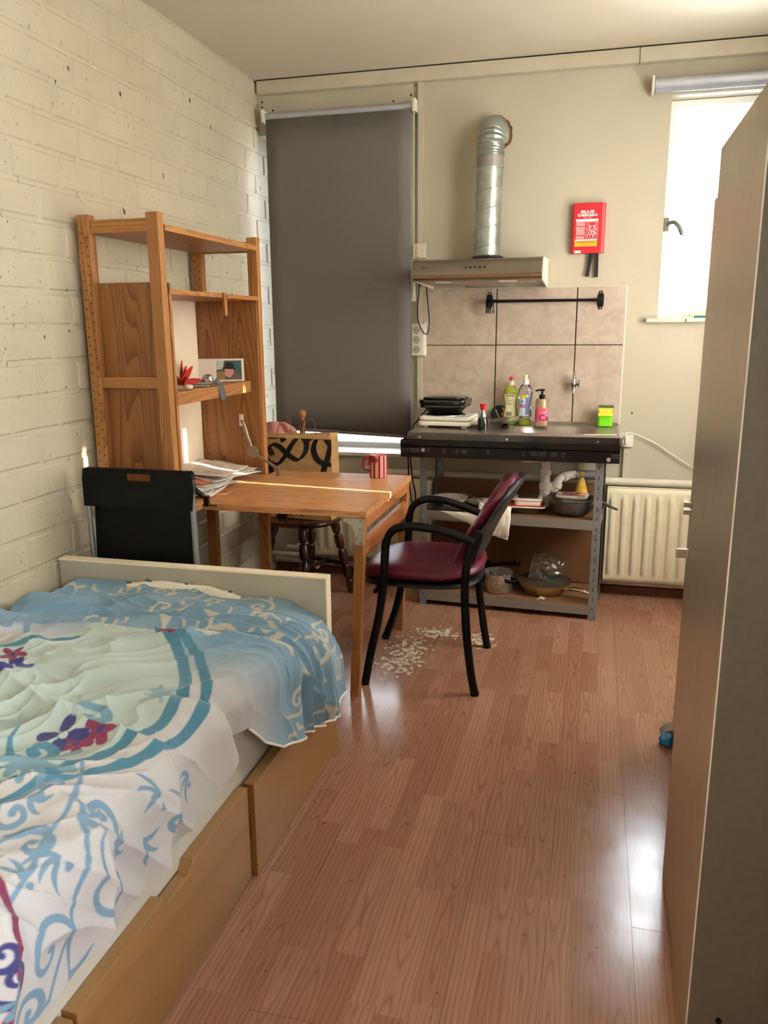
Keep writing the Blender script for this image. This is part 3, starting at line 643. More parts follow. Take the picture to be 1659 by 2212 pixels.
cxs, cys, bw_, bh_ = 1.612, -.262, .40, .29
def sdf(x, y):
    r = .11; qx = abs(x-cxs)-bw_/2+r; qy = abs(y-cys)-bh_/2+r
    return math.hypot(max(qx, 0), max(qy, 0))+min(max(qx, qy), 0)-r
V = []; F1 = []; F2 = []
for j in range(NY_):
    for i in range(NX_):
        x = SX0+(SX1-SX0)*i/(NX_-1); y = SY0+(SY1-SY0)*j/(NY_-1); d = sdf(x, y)
        z = .905
        if d < 0:
            t = min(1, -d/.045); t = t*t*(3-2*t); z -= .125*t+.008*min(1, -d/.12)
        elif d < .012: z += .0
        if y > -.035: z += .012*min(1, (y+.035)/.012)
        if y < -.495 and d > 0: z -= .003
        V.append((x, y, z))
for j in range(NY_-1):
    for i in range(NX_-1):
        q = (j*NX_+i, j*NX_+i+1, (j+1)*NX_+i+1, (j+1)*NX_+i)
        (F2 if sum(sdf(V[k][0], V[k][1]) for k in q)/4 < 0 else F1).append(q)
SINK = pm((172, 165, 154), .36, .9, var=.14, vs=9, name='worn_stainless')
def sub_mesh(V, F):
    used = sorted({i for f in F for i in f}); m = {k: n for n, k in enumerate(used)}
    return [V[k] for k in used], [tuple(m[i] for i in f) for f in F]
mk('top', sub_mesh(V, F1), SINK, wt, smooth=True)
bs = mk('basin', sub_mesh(V, F2), SINK, wt, smooth=True)
mk('drain', J(cyl((cxs, cys, .7725), (cxs, cys, .776), .032, n=24), cyl((cxs, cys, .774), (cxs, cys, .777), .018, n=16)), CHROME, bs, smooth=True)
FASC = brushed('fascia_steel', (84, 83, 84), .2, 'x', 1.0)
mk('front_edge', box(SX0, SX1, -.508, -.503, .870, .9025), FASC, wt, bev=.0015)
mkl('side_edge', [box(SX0-.002, SX0+.002, -.505, -.012, .871, .904), box(SX1-.002, SX1+.002, -.505, -.012, .871, .904)], FASC, wt)
mkl('screw', [cyl((x, -.5115, .884), (x, -.508, .884), .006, n=10) for x in (.985, 1.405, 1.82)], CHROME, wt, smooth=True)
# drain trap
dt = thing('drain_trap', 'white plastic drain trap under the sink', 'pipe', (1.60, -.27, .50))
TRAP = pm((238, 228, 220), .4, var=.03, name='trap_plastic')
mk('tail_pipe', J(lathe([(.03, .7695), (.03, .735), (.024, .733), (.024, .70), (.030, .70), (.030, .672), (.0235, .67), (.0235, .63), (.030, .628), (.030, .60), (.026, .598), (.026, .515), (.018, .505)][::-1], (1.575, -.228, 0), 20)), TRAP, dt, smooth=True)
mk('overflow_elbow', tube(spl([(1.575, -.228, .748), (1.52, -.228, .748), (1.475, -.228, .745), (1.46, -.228, .755), (1.46, -.228, .78)]), .0165, 14), TRAP, dt, smooth=True)
mk('outlet_elbow', tube(spl([(1.59, -.222, .618), (1.618, -.222, .597), (1.632, -.222, .615), (1.643, -.21, .648), (1.675, -.175, .662), (1.715, -.118, .66)]), .021, 14), TRAP, dt, smooth=True)
mk('collar', J(cyl((1.630, -.224, .606), (1.637, -.217, .630), .026, n=16), cyl((1.658, -.195, .655), (1.678, -.172, .662), .026, n=16)), TRAP, dt, smooth=True)
gp = mk('drain_pipe', J(tube([(1.716, -.117, .657), (1.74, -.10, .657), (1.822, -.10, .657)], .024, 16)), pm((120, 116, 112), .5, name='grey_drain'), smooth=True); tag(gp, 'grey drain pipe leading from the sink trap toward the radiator', 'pipe')
sp_ = mk('supply_pipe', tube([(1.735, -.03, .905), (1.735, -.03, .64)], .009, 10), pm((190, 182, 130), .5, name='yellowed_pipe'), smooth=True); tag(sp_, 'thin yellowish water pipe against the wall under the sink', 'pipe')
for k, (xx, lab) in enumerate(((.915, 'black cord hanging down left of the shelving, outer one'), (.928, 'black cord hanging down left of the shelving, next to the post'))):
    o = mk('hanging_cord', tube(spl([(.91+.01*k, -.44, .80), (xx, -.45, .74), (xx+.006*k, -.44, .66), (xx+.012*k, -.40, .58), (xx, -.36, .50)]), .0035, 7), BLACKP, smooth=True); tag(o, lab, 'cable')
# ------------------------------------------------------------------ bookcase
BY0, BY1 = -1.715, -.845; BZ = 1.79; PT = .038
bk = thing('bookcase', 'tall pine bookcase with open shelves against the brick wall', 'bookcase', (.18, -1.28, 0))
SCREW = pm((140, 130, 118), .4, .7, name='screw_metal'); HOLE = pm((40, 22, 12), .9, name='peg_hole')
FX = .333
def posts(px0, yc, holes, sgn):
    o = mk('post', box(px0, px0+.046, yc-PT/2, yc+PT/2, 0, BZ), PINE, bk, bev=.002)
    if holes:
        hs = []
        yf = yc-PT/2 if sgn < 0 else yc-PT/2
        for k in range(30):
            z = .80+k*.032
            for q in (.012, .034): hs.append(cyl((px0+q+.0, yc-PT/2-.0006, z-.012*(q > .02)), (px0+q, yc-PT/2+.002, z-.012*(q > .02)), .0026, n=8))
        h = mk('peg_hole', J(*hs), HOLE, o); h['kind'] = 'stuff'
    return o
posts(.02, BY0+PT/2, True, -1); posts(FX-.046, BY0+PT/2, False, -1); posts(.02, BY1-PT/2, True, -1); posts(FX-.046, BY1-PT/2, False, -1)
for yc in (BY0+PT/2, BY1-PT/2):
    mk('rail', box(.066, FX-.046, yc-.011, yc+.011, BZ-.062, BZ-.018), PINE_X, bk, bev=.002)
mk('rail', box(.066, FX-.046, BY0+.004, BY0+.026, 1.195, 1.235), PINE_X, bk, bev=.002)
mk('rail', box(.066, FX-.046, BY0+.004, BY0+.026, .10, .14), PINE_X, bk, bev=.002)
SIDE = wood('pine_panel', (160, 106, 56), (98, 54, 22), 'z', .8, lines=30)
pnl = mk('side_panel', box(.030, FX-.010, BY0+.027, BY0+.043, .70, 1.562), SIDE, bk, bev=.001)
mk('screw', cyl((.10, BY0+.0245, 1.548), (.10, BY0+.028, 1.548), .006, n=12), SCREW, pnl); mk('screw', cyl((.255, BY0+.0245, 1.548), (.255, BY0+.028, 1.548), .006, n=12), SCREW, pnl)
pn2 = mk('side_panel', box(.030, FX-.010, BY1-.043, BY1-.027, .70, 1.525), SIDE, bk, bev=.001)
hs = []
for k in range(22):
    for x in (.055, .235): hs.append(cyl((x, BY1-.0436, .80+k*.032), (x, BY1-.042, .80+k*.032), .0024, n=8))
h = mk('peg_hole', J(*hs), HOLE, pn2); h['kind'] = 'stuff'
mk('top_shelf', box(.028, FX+.004, BY0+.04, BY1-.04, BZ-.058, BZ-.036), PINE_Y, bk, bev=.002)
shf = mk('shelf', box(.028, FX-.002, BY0+.043, BY1-.027, 1.522, 1.540), PINE_Y, bk, bev=.002)
mk('latch', box(FX-.002, FX+.010, -1.245, -1.222, 1.452, 1.543), PINE, shf, bev=.002); mk('screw', cyl((FX+.009, -1.2335, 1.528), (FX+.0125, -1.2335, 1.528), .006, n=12), CHROME, shf)
ms = mk('shelf', xf(box(.028, FX-.004, BY0+.046, -1.025, -.022, 0), T(0, 0, 1.178)), PINE_Y, bk, bev=.0015)
mk('edge_strip', box(FX-.004, FX+.008, BY0+.046, -1.025, 1.133, 1.180), PINE_Y, ms, bev=.002)
mk('back_panel', box(.022, .027, BY0+.043, BY1-.043, .70, 1.525), pm((226, 208, 184), .6, var=.02, name='cream_board'), bk)
mk('face_strip', box(FX-.012, FX+.004, BY0+.040, BY0+.056, .745, 1.56), PINE, bk, bev=.002)
mk('desk_shelf', box(.028, .345, BY0+.043, BY1-.043, .722, .7425), TABLE, bk, bev=.001)
mk('lower_shelf', box(.028, FX-.012, BY0+.043, BY1-.043, .14, .16), PINE_Y, bk, bev=.001)
STAYM = pm((150, 132, 112), .3, .75, name='aged_nickel')
yy = BY1-.050
mk('hinge_plate', J(box(.218, .238, yy+.0, yy+.008, .965, 1.02), cyl((.23, yy-.006, .995), (.23, yy+.004, .995), .009)), pm((226, 214, 196), .35, .3, name='cream_metal'), bk, bev=.002)
mk('stay_arm', J(tube(spl([(.232, yy-.008, .992), (.245, yy-.008, .975), (.262, yy-.009, .915), (.282, yy-.01, .858)]), .0085, 8, up=(0, 1, 0), sq=1.0)), STAYM, bk, smooth=True)
mk('stay_hub', J(cyl((.285, yy-.016, .851), (.285, yy-.002, .851), .027, n=28), cyl((.285, yy-.019, .851), (.285, yy-.016, .851), .012, n=20), cyl((.285, yy-.0205, .851), (.285, yy-.019, .851), .004, n=12)), STAYM, bk, smooth=True)
mk('stay_arm', J(tube(spl([(.292, yy-.012, .845), (.34, yy-.014, .815), (.385, yy-.014, .788), (.405, yy-.014, .775)]), .0075, 8), box(.40, .412, yy-.022, yy-.006, .7435, .78)), STAYM, bk, smooth=True)
mk('corner_bracket', box(.275, .318, yy+.004, yy+.0055, .748, .775), GALV, bk, bev=.001)
DKM = pm((40, 34, 32), .35, .6, name='dark_hinge')
yn = -1.60
mk('stay_arm', J(tube(spl([(.31, -1.585, .84), (.345, -1.592, .808), (.378, -1.588, .782), (.388, -1.583, .768)]), [.011]*12+[.008]*7, 8), box(.378, .396, -1.592, -1.575, .745, .785)), DKM, bk, smooth=True)
mk('hinge_plate', xf(prism(rrect(.058, .024, .0115), 'xy', 0, .003), T(.389, -1.565, .7435)), DKM, bk)

# ------------------------------------------------------------------ fold-down table
TX1, TY0, TY1, TZ = 1.003, -1.538, -.775, .743
tb = thing('folding_table', 'wooden fold-down table hinged to the pine bookcase', 'table', (.68, -1.157, 0))
mk('tabletop', box(.348, TX1-.024, TY0, TY1, TZ-.024, TZ), TABLE, tb, bev=.0012)
mk('end_strip', box(TX1-.0235, TX1, TY0, TY1, TZ-.024, TZ+.0004), TABLE, tb, bev=.0012)
def leg(y0, y1, xt, xb):
    def f(z): return xt+(xb-xt)*(1-z/.719)
    V = []
    for z in (0, .719):
        x = f(z); V += [(x-.036, y0, z), (x, y0, z), (x, y1, z), (x-.036, y1, z)]
    return V, box(0,1,0,1,0,1)[1]
l1 = mk('leg', leg(TY0+.004, TY0+.042, .995, .963), TLEG, tb, bev=.002); l2 = mk('leg', leg(TY1-.042, TY1-.004, .995, .968), TLEG, tb, bev=.002)
mk('rail', box(.972, .994, TY0+.042, TY1-.042, .672, .718), TRAIL, tb, bev=.002)
mk('rail', xf(box(-.011, .011, TY0+.042, TY1-.042, -.034, .034), T(.982, 0, .598)), TRAIL, tb, bev=.004)
br = mk('corner_plate', prism([(.905, .716), (.905, .708), (.945, .690), (.958, .66), (.958, .615), (.992, .615), (.994, .716)], 'xz', TY0-.0015, TY0+.001), pm((178, 178, 166), .5, .5, name='dull_zinc'), tb)
for x, z in ((.912, .710), (.982, .708), (.966, .64), (.981, .625), (.98, .675)): mk('screw', cyl((x, TY0-.0035, z), (x, TY0-.001, z), .0045, n=10), SCREW, br)

# ------------------------------------------------------------------ black folding chair
fc = thing('folding_chair', 'black folding chair standing between bed footboard and bookcase', 'chair', (.26, -1.845, 0))
BLACKC = pm((7, 7, 7), .6, var=.12, bump=.15, bs=300, name='matt_black_plastic', spec=.25)
def bandpoly():
    out = [(.055, .795), (.475, .795), (.484, .85), (.482, .922), (.474, .929), (.068, .929), (.060, .922), (.055, .85)]
    return out
def band(y0, y1):
    # back band with a hand slot: four pieces around the slot as one ring
    o = [(.055, .792), (.478, .792), (.484, .86), (.482, .922), (.474, .929), (.068, .929), (.060, .922), (.056, .86)]
    sx0, sx1, sz0, sz1 = .222, .325, .886, .914
    return J(prism([(.055, .792), (.478, .792), (.484, .86), (.4835, sz0), (.0555, sz0), (.056, .86)], 'xz', y0, y1), prism([(.0555, sz0), (sx0, sz0), (sx0, sz1), (.0595, sz1)], 'xz', y0, y1), prism([(sx1, sz0), (.4835, sz0), (.4825, sz1), (sx1, sz1)], 'xz', y0, y1), prism([(.0595, sz1), (.4825, sz1), (.482, .922), (.474, .929), (.068, .929), (.060, .922)], 'xz', y0, y1))
mk('backrest', band(-1.868, -1.846), BLACKC, fc, bev=.0)
mk('seat', prism([(.060, .44), (.438, .44), (.452, .66), (.466, .80), (.080, .80), (.072, .66)], 'xz', -1.842, -1.822), BLACKC, fc, bev=.004)
LEGM = pm((150, 158, 160), .35, .7, name='grey_tube')
for x in (.066, .474): mk('leg', tube([(x, -1.856, .90), (x+.004, -1.86, .45), (x+.008, -1.865, .0)], .010, 10), LEGM, fc, smooth=True)
for x in (.085, .455): mk('leg', tube([(x, -1.815, .78), (x, -1.81, .40), (x, -1.805, .0)], .009, 10), LEGM, fc, smooth=True)
mk('crossbar', tube([(.07, -1.862, .12), (.48, -1.862, .12)], .008, 8), LEGM, fc, smooth=True)

# ------------------------------------------------------------------ burgundy armchair
ac = thing('armchair', 'black metal-framed office armchair with worn burgundy upholstery', 'chair', (1.16, -1.165, 0))
YN, YF = -1.41, -.92
FRM = pm((6, 6, 6), .42, var=.12, name='black_frame', spec=.3)
def pts(l, y): return [Vector(U(a, b, 'y', y)) for a, b in l]
near_front = pts([(789, 1474), (802, 1405), (817, 1339), (827, 1270), (831, 1210), (834, 1172), (846, 1148), (872, 1138), (920, 1140), (975, 1153), (1024, 1172)], YN)
near_rear = pts([(1025, 1500), (1016, 1447), (1007, 1360), (1004, 1271), (1009, 1217), (1017, 1175)], YN)
far_front = pts([(833, 1376), (852, 1325), (866, 1271), (876, 1215), (882, 1163), (884, 1118), (895, 1090), (925, 1078), (971, 1084), (1020, 1102), (1045, 1112)], YF)
far_rear = pts([(1052, 1398), (1043, 1339), (1035, 1271), (1034, 1215), (1040, 1150), (1046, 1115)], YF)
for nm, p in (('near', near_front), ('far', far_front)):
    p[0].z = .004; q = spl(p, 5); k = 26
    mk('leg', tube(q[:k+1], .0145, 12, up=(0, 1, 0), sq=1.15), FRM, ac, smooth=True)
    mk('armrest', tube(q[k:], [.0145+.003*min(1, i/6) for i in range(len(q)-k)], 12, up=(0, 1, 0), sq=.95), FRM, ac, smooth=True)
for p in (near_rear, far_rear):
    p[0].z = .004; mk('leg', tube(spl(p, 5), .0145, 12, up=(0, 1, 0), sq=1.15), FRM, ac, smooth=True)
for p, y in ((near_front, YN), (near_rear, YN), (far_front, YF), (far_rear, YF)): mk('foot_cap', tube([p[0]+Vector((0, 0, -.004)), p[0]+Vector((0, 0, .012))], .0175, 12, up=(0, 1, 0)), BLACKP, ac, smooth=True)
def redmat():
    n = NT('burgundy_vinyl'); o = n.obj(); f = n.noise(o, 9, 3); x, y, z = n.sep(o)
    n['Base Color'] = n.ramp(f, [(.3, (84, 12, 36)), (.7, (96, 16, 44))])
    c = n.noise(n.comb(x, n.math('MULTIPLY', y, 2.2), z), 26, 4, .7)
    n['Roughness'] = n.map(c, .4, .7, .34, .44); n['Specular IOR Level'] = .4
    n.bump(n.math('ADD', n.math('MULTIPLY', c, .6), n.math('MULTIPLY', n.noise(o, 230, 2), .25)), .12, .003)
    return n.m
VINYL = redmat()
def cushion(cx, cy, a, b, z0, z1, n_=2.9, wav=None, k=40):
    V, F = [], []; lev = [(0, .86), (.12, .96), (.35, 1.0), (.62, .985), (.82, .93), (.94, .82), (1.0, .62), (1.01, .35), (1.012, .0)]
    for t, s in lev:
        for i in range(k):
            th = 2*math.pi*i/k; c, s_ = math.cos(th), math.sin(th)
            x = a*s*abs(c)**(2/n_)*(1 if c > 0 else -1); y = b*s*abs(s_)**(2/n_)*(1 if s_ > 0 else -1)
            z = z0+(z1-z0)*t
            if wav: z += wav(x, y, t)
            V.append((cx+x, cy+y, z))
    for j in range(len(lev)-1):
        for i in range(k): F.append((j*k+i, j*k+(i+1) % k, (j+1)*k+(i+1) % k, (j+1)*k+i))
    F.append(tuple(range(k-1, -1, -1)))
    return V, F
def swav(x, y, t):
    w = -.028*max(0, (-x-.10)/.15)**1.6; w += t*(-.012*math.exp(-((x-.05)**2+(y)**2)/.02)) + .010*max(0, (x-.12)/.12)
    return w
mk('seat', cushion(1.152, -1.165, .248, .232, .437, .495, wav=swav), VINYL, ac, smooth=True)
mk('seat_shell', cushion(1.152, -1.165, .242, .226, .405, .438, wav=lambda x, y, t: -.028*max(0, (-x-.10)/.15)**1.6), BLACKP, ac, smooth=True)
mkl('seat_bar', [tube([(1.0, YN, .395), (1.0, YF, .395)], .010, 8), tube([(1.345, YN, .40), (1.345, YF, .40)], .010, 8)], FRM, ac, smooth=True)
# backrest: rounded shield, bowed around the sitter, tilted back
def backpt(u, v, off):
    """u across -1..1, v up 0..1"""
    wid = .226*(1-.06*(1-v))*(1 if v < .55 else math.sqrt(max(0, 1-((v-.55)/.45)**2.6*.75)))
    y = -1.165+u*wid
    x = 1.372+.115*v+.045*v*v-.045*(abs(u)**2)*(1-.25*v)+off
    z = .520+.315*v-.012*abs(u)**3*(v > .5)
    return (x, y, z)
def shield(o0, o1, edge=.9):
    nu, nv = 25, 22; V = []; F = []
    for side, off in ((0, o0), (1, o1)):
        for j in range(nv):
            for i in range(nu):
                u = -1+2*i/(nu-1); v = j/(nv-1)
                e = min(1, min(1-abs(u), v, 1-v)/.10); puff = math.sqrt(max(0, 1-(1-e)**2))
                mid = (o0+o1)/2; of = mid+(off-mid)*(.25+.75*puff)
                V.append(backpt(u, v, of))
    n = nu*nv
    for s in (0, 1):
        for j in range(nv-1):
            for i in range(nu-1): F.append(tuple(s*n+k for k in (j*nu+i, j*nu+i+1, (j+1)*nu+i+1, (j+1)*nu+i)))
    rim = [i for i in range(nu)]+[j*nu+nu-1 for j in range(1, nv)]+[(nv-1)*nu+i for i in range(nu-2, -1, -1)]+[j*nu for j in range(nv-2, 0, -1)]
    for a, b in zip(rim, rim[1:]+rim[:1]): F.append((a, b, n+b, n+a))
    return V, F
mk('backrest', shield(-.040, .004), VINYL, ac, smooth=True)
SHELL = pm((36, 34, 35), .5, var=.08, bump=.1, bs=300, name='charcoal_shell')
mk('back_shell', shield(.004, .026), SHELL, ac, smooth=True)
for y in (YN, YF): mk('back_bracket', xf(box(-.018, .018, -.012, .012, -.075, .055), T(1.388, y+(.012 if y == YN else -.012), .605) @ Ry(17)), BLACKP, ac, bev=.004)

# ------------------------------------------------------------------ dark turned chair, bag, pink cloth
wc = thing('wooden_chair', 'dark stained wooden chair with turned legs behind the table', 'chair', (.35, -.47, 0))
DARKW = wood('dark_mahogany', (66, 32, 22), (30, 14, 11), 'z', knots=False, rough=.25)
def seatpt():
    V, F = [], []; k = 40; lev = [(.0, .80), (.012, .93), (.026, 1.0), (.034, .98), (.036, .90), (.030, .6), (.027, .0)]
    for z, s in lev:
        for i in range(k):
            th = 2*math.pi*i/k; c, q = math.cos(th), math.sin(th)
            V.append((.355+.225*s*abs(c)**(.85)*(1 if c > 0 else -1), -.47+.225*s*abs(q)**(.85)*(1 if q > 0 else -1), .424+z))
    for j in range(len(lev)-1):
        for i in range(k): F.append((j*k+i, j*k+(i+1) % k, (j+1)*k+(i+1) % k, (j+1)*k+i))
    F.append(tuple(range(k-1, -1, -1))); return V, F
mk('seat', seatpt(), DARKW, wc, smooth=True)
def turned(p0, p1, prof):
    p0, p1 = Vector(p0), Vector(p1); L = (p1-p0).length
    path = [p0.lerp(p1, t) for t, r in prof]; return tube(path, [r for t, r in prof], 14)
bead = [(0, .012)]+[(t/100, .0195+.005*abs(math.sin(t/100*math.pi*5))-(.006 if t % 20 in (0, 1, 19) else 0)) for t in range(2, 100, 1)]+[(1, .012)]
tops = [(.50, -.40, .43), (.40, -.60, .43), (.22, -.50, .43), (.36, -.33, .43)]
feet = [(.578, -.325, 0), (.452, -.70, 0), (.115, -.575, 0), (.300, -.25, 0)]
for a, b in zip(tops, feet): mk('leg', turned(a, b, bead), DARKW, wc, smooth=True)
def lp(i, z):
    a, b = Vector(tops[i]), Vector(feet[i]); t = 1-z/.43; return a.lerp(b, t)
sb = [(0, .008), (.12, .011), (.3, .013), (.42, .011), (.46, .016), (.54, .016), (.58, .011), (.7, .013), (.88, .011), (1, .008)]
mk('stretcher', turned(lp(0, .17), lp(3, .17), sb), DARKW, wc, smooth=True); mk('stretcher', turned(lp(1, .17), lp(2, .17), sb), DARKW, wc, smooth=True)
mk('stretcher', turned((lp(0, .17)+lp(3, .17))/2, (lp(1, .17)+lp(2, .17))/2, sb), DARKW, wc, smooth=True)
BACKW = wood('reddish_post', (132, 66, 38), (84, 38, 24), 'z', knots=False, rough=.3)
bp = [(0, .014), (.3, .016), (.6, .015), (.86, .0165), (.88, .017), (.885, .009), (.9, .009), (.903, .004)]
bpost = mk('back_post', turned((.300, -.335, .45), (.297, -.26, .985), bp), BACKW, wc, smooth=True)
mk('finial', lathe([(.0, -.001), (.011, .0), (.009, .006), (.016, .014), (.0195, .026), (.017, .038), (.008, .047), (.0, .049)], (.2973, -.268, .931), 18), wood('golden_finial', (176, 116, 60), (130, 76, 36), 'z', knots=False, rough=.3), bpost, smooth=True)
mk('back_post', turned((.165, -.40, .45), (.135, -.33, .93), bp), BACKW, wc, smooth=True)
for z, h_ in ((.80, .04), (.66, .03)): mk('back_slat', tube([(.16+(.86-z)*.05, -.39+(z-.45)*.13, z), (.295, -.325+(z-.45)*.12, z)], h_/2, 10, up=(0, 0, 1), sq=.35), BACKW, wc, smooth=True)
PINK = pm((214, 146, 138), .9, var=.08, bump=.6, bs=260, name='pink_towelling')
def clothpt(u, v):
    y = -.355-.03*v+.05*math.sin(v*5)*.2; x = .085+.215*u
    z = .885+.05*math.sin(u*math.pi)**.6-.02*u-.20*v+.012*mnoise.noise(Vector((u*5, v*4, 2)))
    return (x, y+.02*mnoise.noise(Vector((u*4, v*5, 0))), z)
o = mk('pink_cloth', grid(24, 20, clothpt), PINK, smooth=True, thick=.012); tag(o, 'pink terry cloth draped over the wooden chair behind the bag', 'cloth')
bg_ = thing('paper_bag', 'brown paper shopping bag with black script print on the wooden chair', 'bag', (.36, -.47, .46))
def papermat():
    n = NT('kraft_paper'); o = n.obj(); f = n.noise(o, 22, 4); n['Base Color'] = n.ramp(f, [(.3, (170, 128, 78)), (.7, (192, 152, 98))]); n['Roughness'] = .7
    n.bump(n.noise(o, 16, 3, .6), .35, .01); return n.m
KRAFT = papermat(); BA = -3
def bagM(): return T(.36, -.50, .458) @ Rz(BA)
BW, BD, BHt = .385, .13, .415
V = []; F = []
nz, per = 16, []
cr = [(-BW/2, -BD/2), (BW/2, -BD/2), (BW/2, BD/2), (-BW/2, BD/2)]
ns = [24, 8, 24, 8]; ring0 = []
for s in range(4):
    a, b = cr[s], cr[(s+1) % 4]
    for i in range(ns[s]): t = i/ns[s]; ring0.append((a[0]+(b[0]-a[0])*t, a[1]+(b[1]-a[1])*t, s, t))
M_ = len(ring0)
for j in range(nz+1):
    v = j/nz
    for (x, y, s, t) in ring0:
        dx = dy = 0
        if s in (1, 3): dx = -(1 if s == 1 else -1)*.030*math.sin(math.pi*t)*v
        yy_ = y*(1-.35*v)
        z = BHt*v+(.018*(x/BW+.5) if v == 1 else .018*(x/BW+.5)*v)
        w = mnoise.noise(Vector((x*14, y*14+s*3, z*12)))*.006
        if s == 1: w += .012*mnoise.noise(Vector((t*3, z*18, 1)))
        V.append((x+dx+(w if s in (1, 3) else 0), yy_+(w*.7 if s in (0, 2) else 0), z))
for j in range(nz):
    for i in range(M_): F.append((j*M_+i, j*M_+(i+1) % M_, (j+1)*M_+(i+1) % M_, (j+1)*M_+i))
F.append(tuple(range(M_-1, -1, -1)))
bagbody = mk('bag_body', xf((V, F), bagM()), KRAFT, bg_, smooth=True, thick=.0008, fixn=True)
INKB = pm((22, 19, 18), .6, name='black_ink')
def front(x, z):
    v = max(0, min(1, z/BHt)); y = -BD/2*(1-.35*v); return y+mnoise.noise(Vector((x*14, -BD/2*14, z*12)))*.006*.7-.0026
def bagstroke(pts, w0):
    q = spl([(a, 0, b) for a, b in pts], 8); n = len(q); V, F = [], []
    for i in range(n):
        t = q[min(i+1, n-1)]-q[max(i-1, 0)]; nn = Vector((-t.z, 0, t.x)).normalized()
        a = math.atan2(t.z, t.x); w = w0*(.35+.75*abs(math.sin(a-.5)))/2
        for s in (-1, 1): p = q[i]+nn*w*s; p.x = max(-BW/2+.004, min(BW/2-.002, p.x)); p.z = min(p.z, BHt-.008); V.append((p.x, front(p.x, p.z), p.z))
    F = [(2*i, 2*i+1, 2*i+3, 2*i+2) for i in range(n-1)]
    return xf((V, F), bagM())
def bpx(px, py):
    p = U(px, py, 'y', -.565); q = bagM().inverted() @ Vector(p); return (q.x, q.z)
strokes = [([(563, 942), (588, 945), (603, 945), (610, 955)], .030), ([(640, 944), (625, 965), (610, 990), (595, 1004), (575, 1000), (566, 985)], .034),
    ([(585, 985), (578, 970), (585, 962), (600, 966), (618, 983), (640, 994), (656, 980), (659, 958), (650, 944)], .028),
    ([(656, 947), (668, 951), (680, 941)], .022), ([(712, 962), (700, 948), (683, 950), (675, 970), (683, 992), (700, 1003), (720, 1004)], .030),
    ([(726, 938), (716, 955), (708, 985), (700, 1010), (697, 1030)], .034), ([(695, 939), (705, 942), (715, 936)], .018),
    ([(568, 1000), (580, 1012), (588, 1030)], .026), ([(640, 1110), (652, 1095), (670, 1100), (690, 1098), (705, 1085)], .028), ([(600, 1110), (612, 1120), (618, 1100)], .03), ([(655, 1112), (640, 1100), (625, 1112)], .02)]
for p, w in strokes: mk('print', bagstroke([bpx(*q) for q in p], w), INKB, bagbody, fixn=True)
lx, lz = bpx(672, 1034)
text('CA', .075, bagM() @ T(lx, front(lx, lz)-.002, lz-.018) @ FWD, INKB, bagbody, sx=1.25, bold=.002)
for k, (xa, yb) in enumerate(((-.062, -.040), (.066, -.036))):
    q = [bagM() @ Vector((xa+d, yb+(.004 if k else 0), BHt+h_)) for d, h_ in ((-.040, -.02), (-.036, .03), (-.018, .078), (.012, .092), (.034, .07), (.038, .03), (.036, -.02))]
    mk('handle', tube(spl(q, 6), .0022, 6), pm((120, 84, 60), .7, name='twisted_cord'), bg_, smooth=True)

# ------------------------------------------------------------------ bed
bd = thing('bed', 'white bed with birch drawers along its side', 'bed', (.48, -3.1, 0))
BEDW = pm((206, 200, 186), .4, var=.03, name='white_foil')
fbd = mk('footboard', box(.008, .990, -1.972, -1.932, .0, .622), pm((180, 174, 158), .45, var=.03, name='footboard_foil'), bd, bev=.0)
mk('edge_band', J(box(.006, .991, -1.973, -1.931, .618, .6235), box(.9885, .992, -1.973, -1.931, .0, .6235)), pm((240, 226, 200), .45, var=.02, name='cream_edge'), fbd, bev=.0008)
mk('side_rail', box(.935, .958, -4.02, -1.972, .245, .405), BEDW, bd, bev=.002)
mk('slat_base', box(.03, .935, -4.02, -1.98, .26, .30), BEDW, bd)
mk('headboard', box(.008, .990, -4.06, -4.02, 0, .9), BEDW, bd, bev=.002)
BIRCH = wood('birch_veneer', (160, 120, 74), (134, 94, 52), 'y', .5, knots=False, rough=.35, lines=5, contrast=.55)
BEDGE = wood('birch_edge', (158, 104, 52), (122, 74, 34), 'y', knots=False)
def drawer(y0, y1, xf_, notch=True):
    ym = (y0+y1)/2; zt = .268
    poly = [(y0, .006), (y1, .006), (y1, zt), (ym+.062, zt), (ym+.056, zt-.012), (ym+.045, zt-.022), (ym-.045, zt-.022), (ym-.056, zt-.012), (ym-.062, zt), (y0, zt)]
    if not notch: poly = [(y0, .006), (y1, .006), (y1, zt), (y0, zt)]
    d = mk('drawer', prism(poly, 'yz', xf_-.030, xf_), BIRCH, bd, bev=.0015)
    mk('edge_band', box(xf_-.0305, xf_-.0005, y0-.0008, y0+.001, .006, .268), BEDGE, d)
    mk('drawer_box', box(.40, xf_-.030, y0+.03, y1-.03, .03, .20), BEDW, d)
drawer(-2.604, -1.925, 1.000); drawer(-3.325, -2.618, .989); drawer(-4.01, -3.337, .990)
mt = mk('mattress', box(.02, .93, -4.01, -1.985, .302, .478), pm((222, 214, 200), .8, name='mattress_ticking'), bev=.03, seg=3); tag(mt, 'white mattress under the patterned duvet', 'mattress')

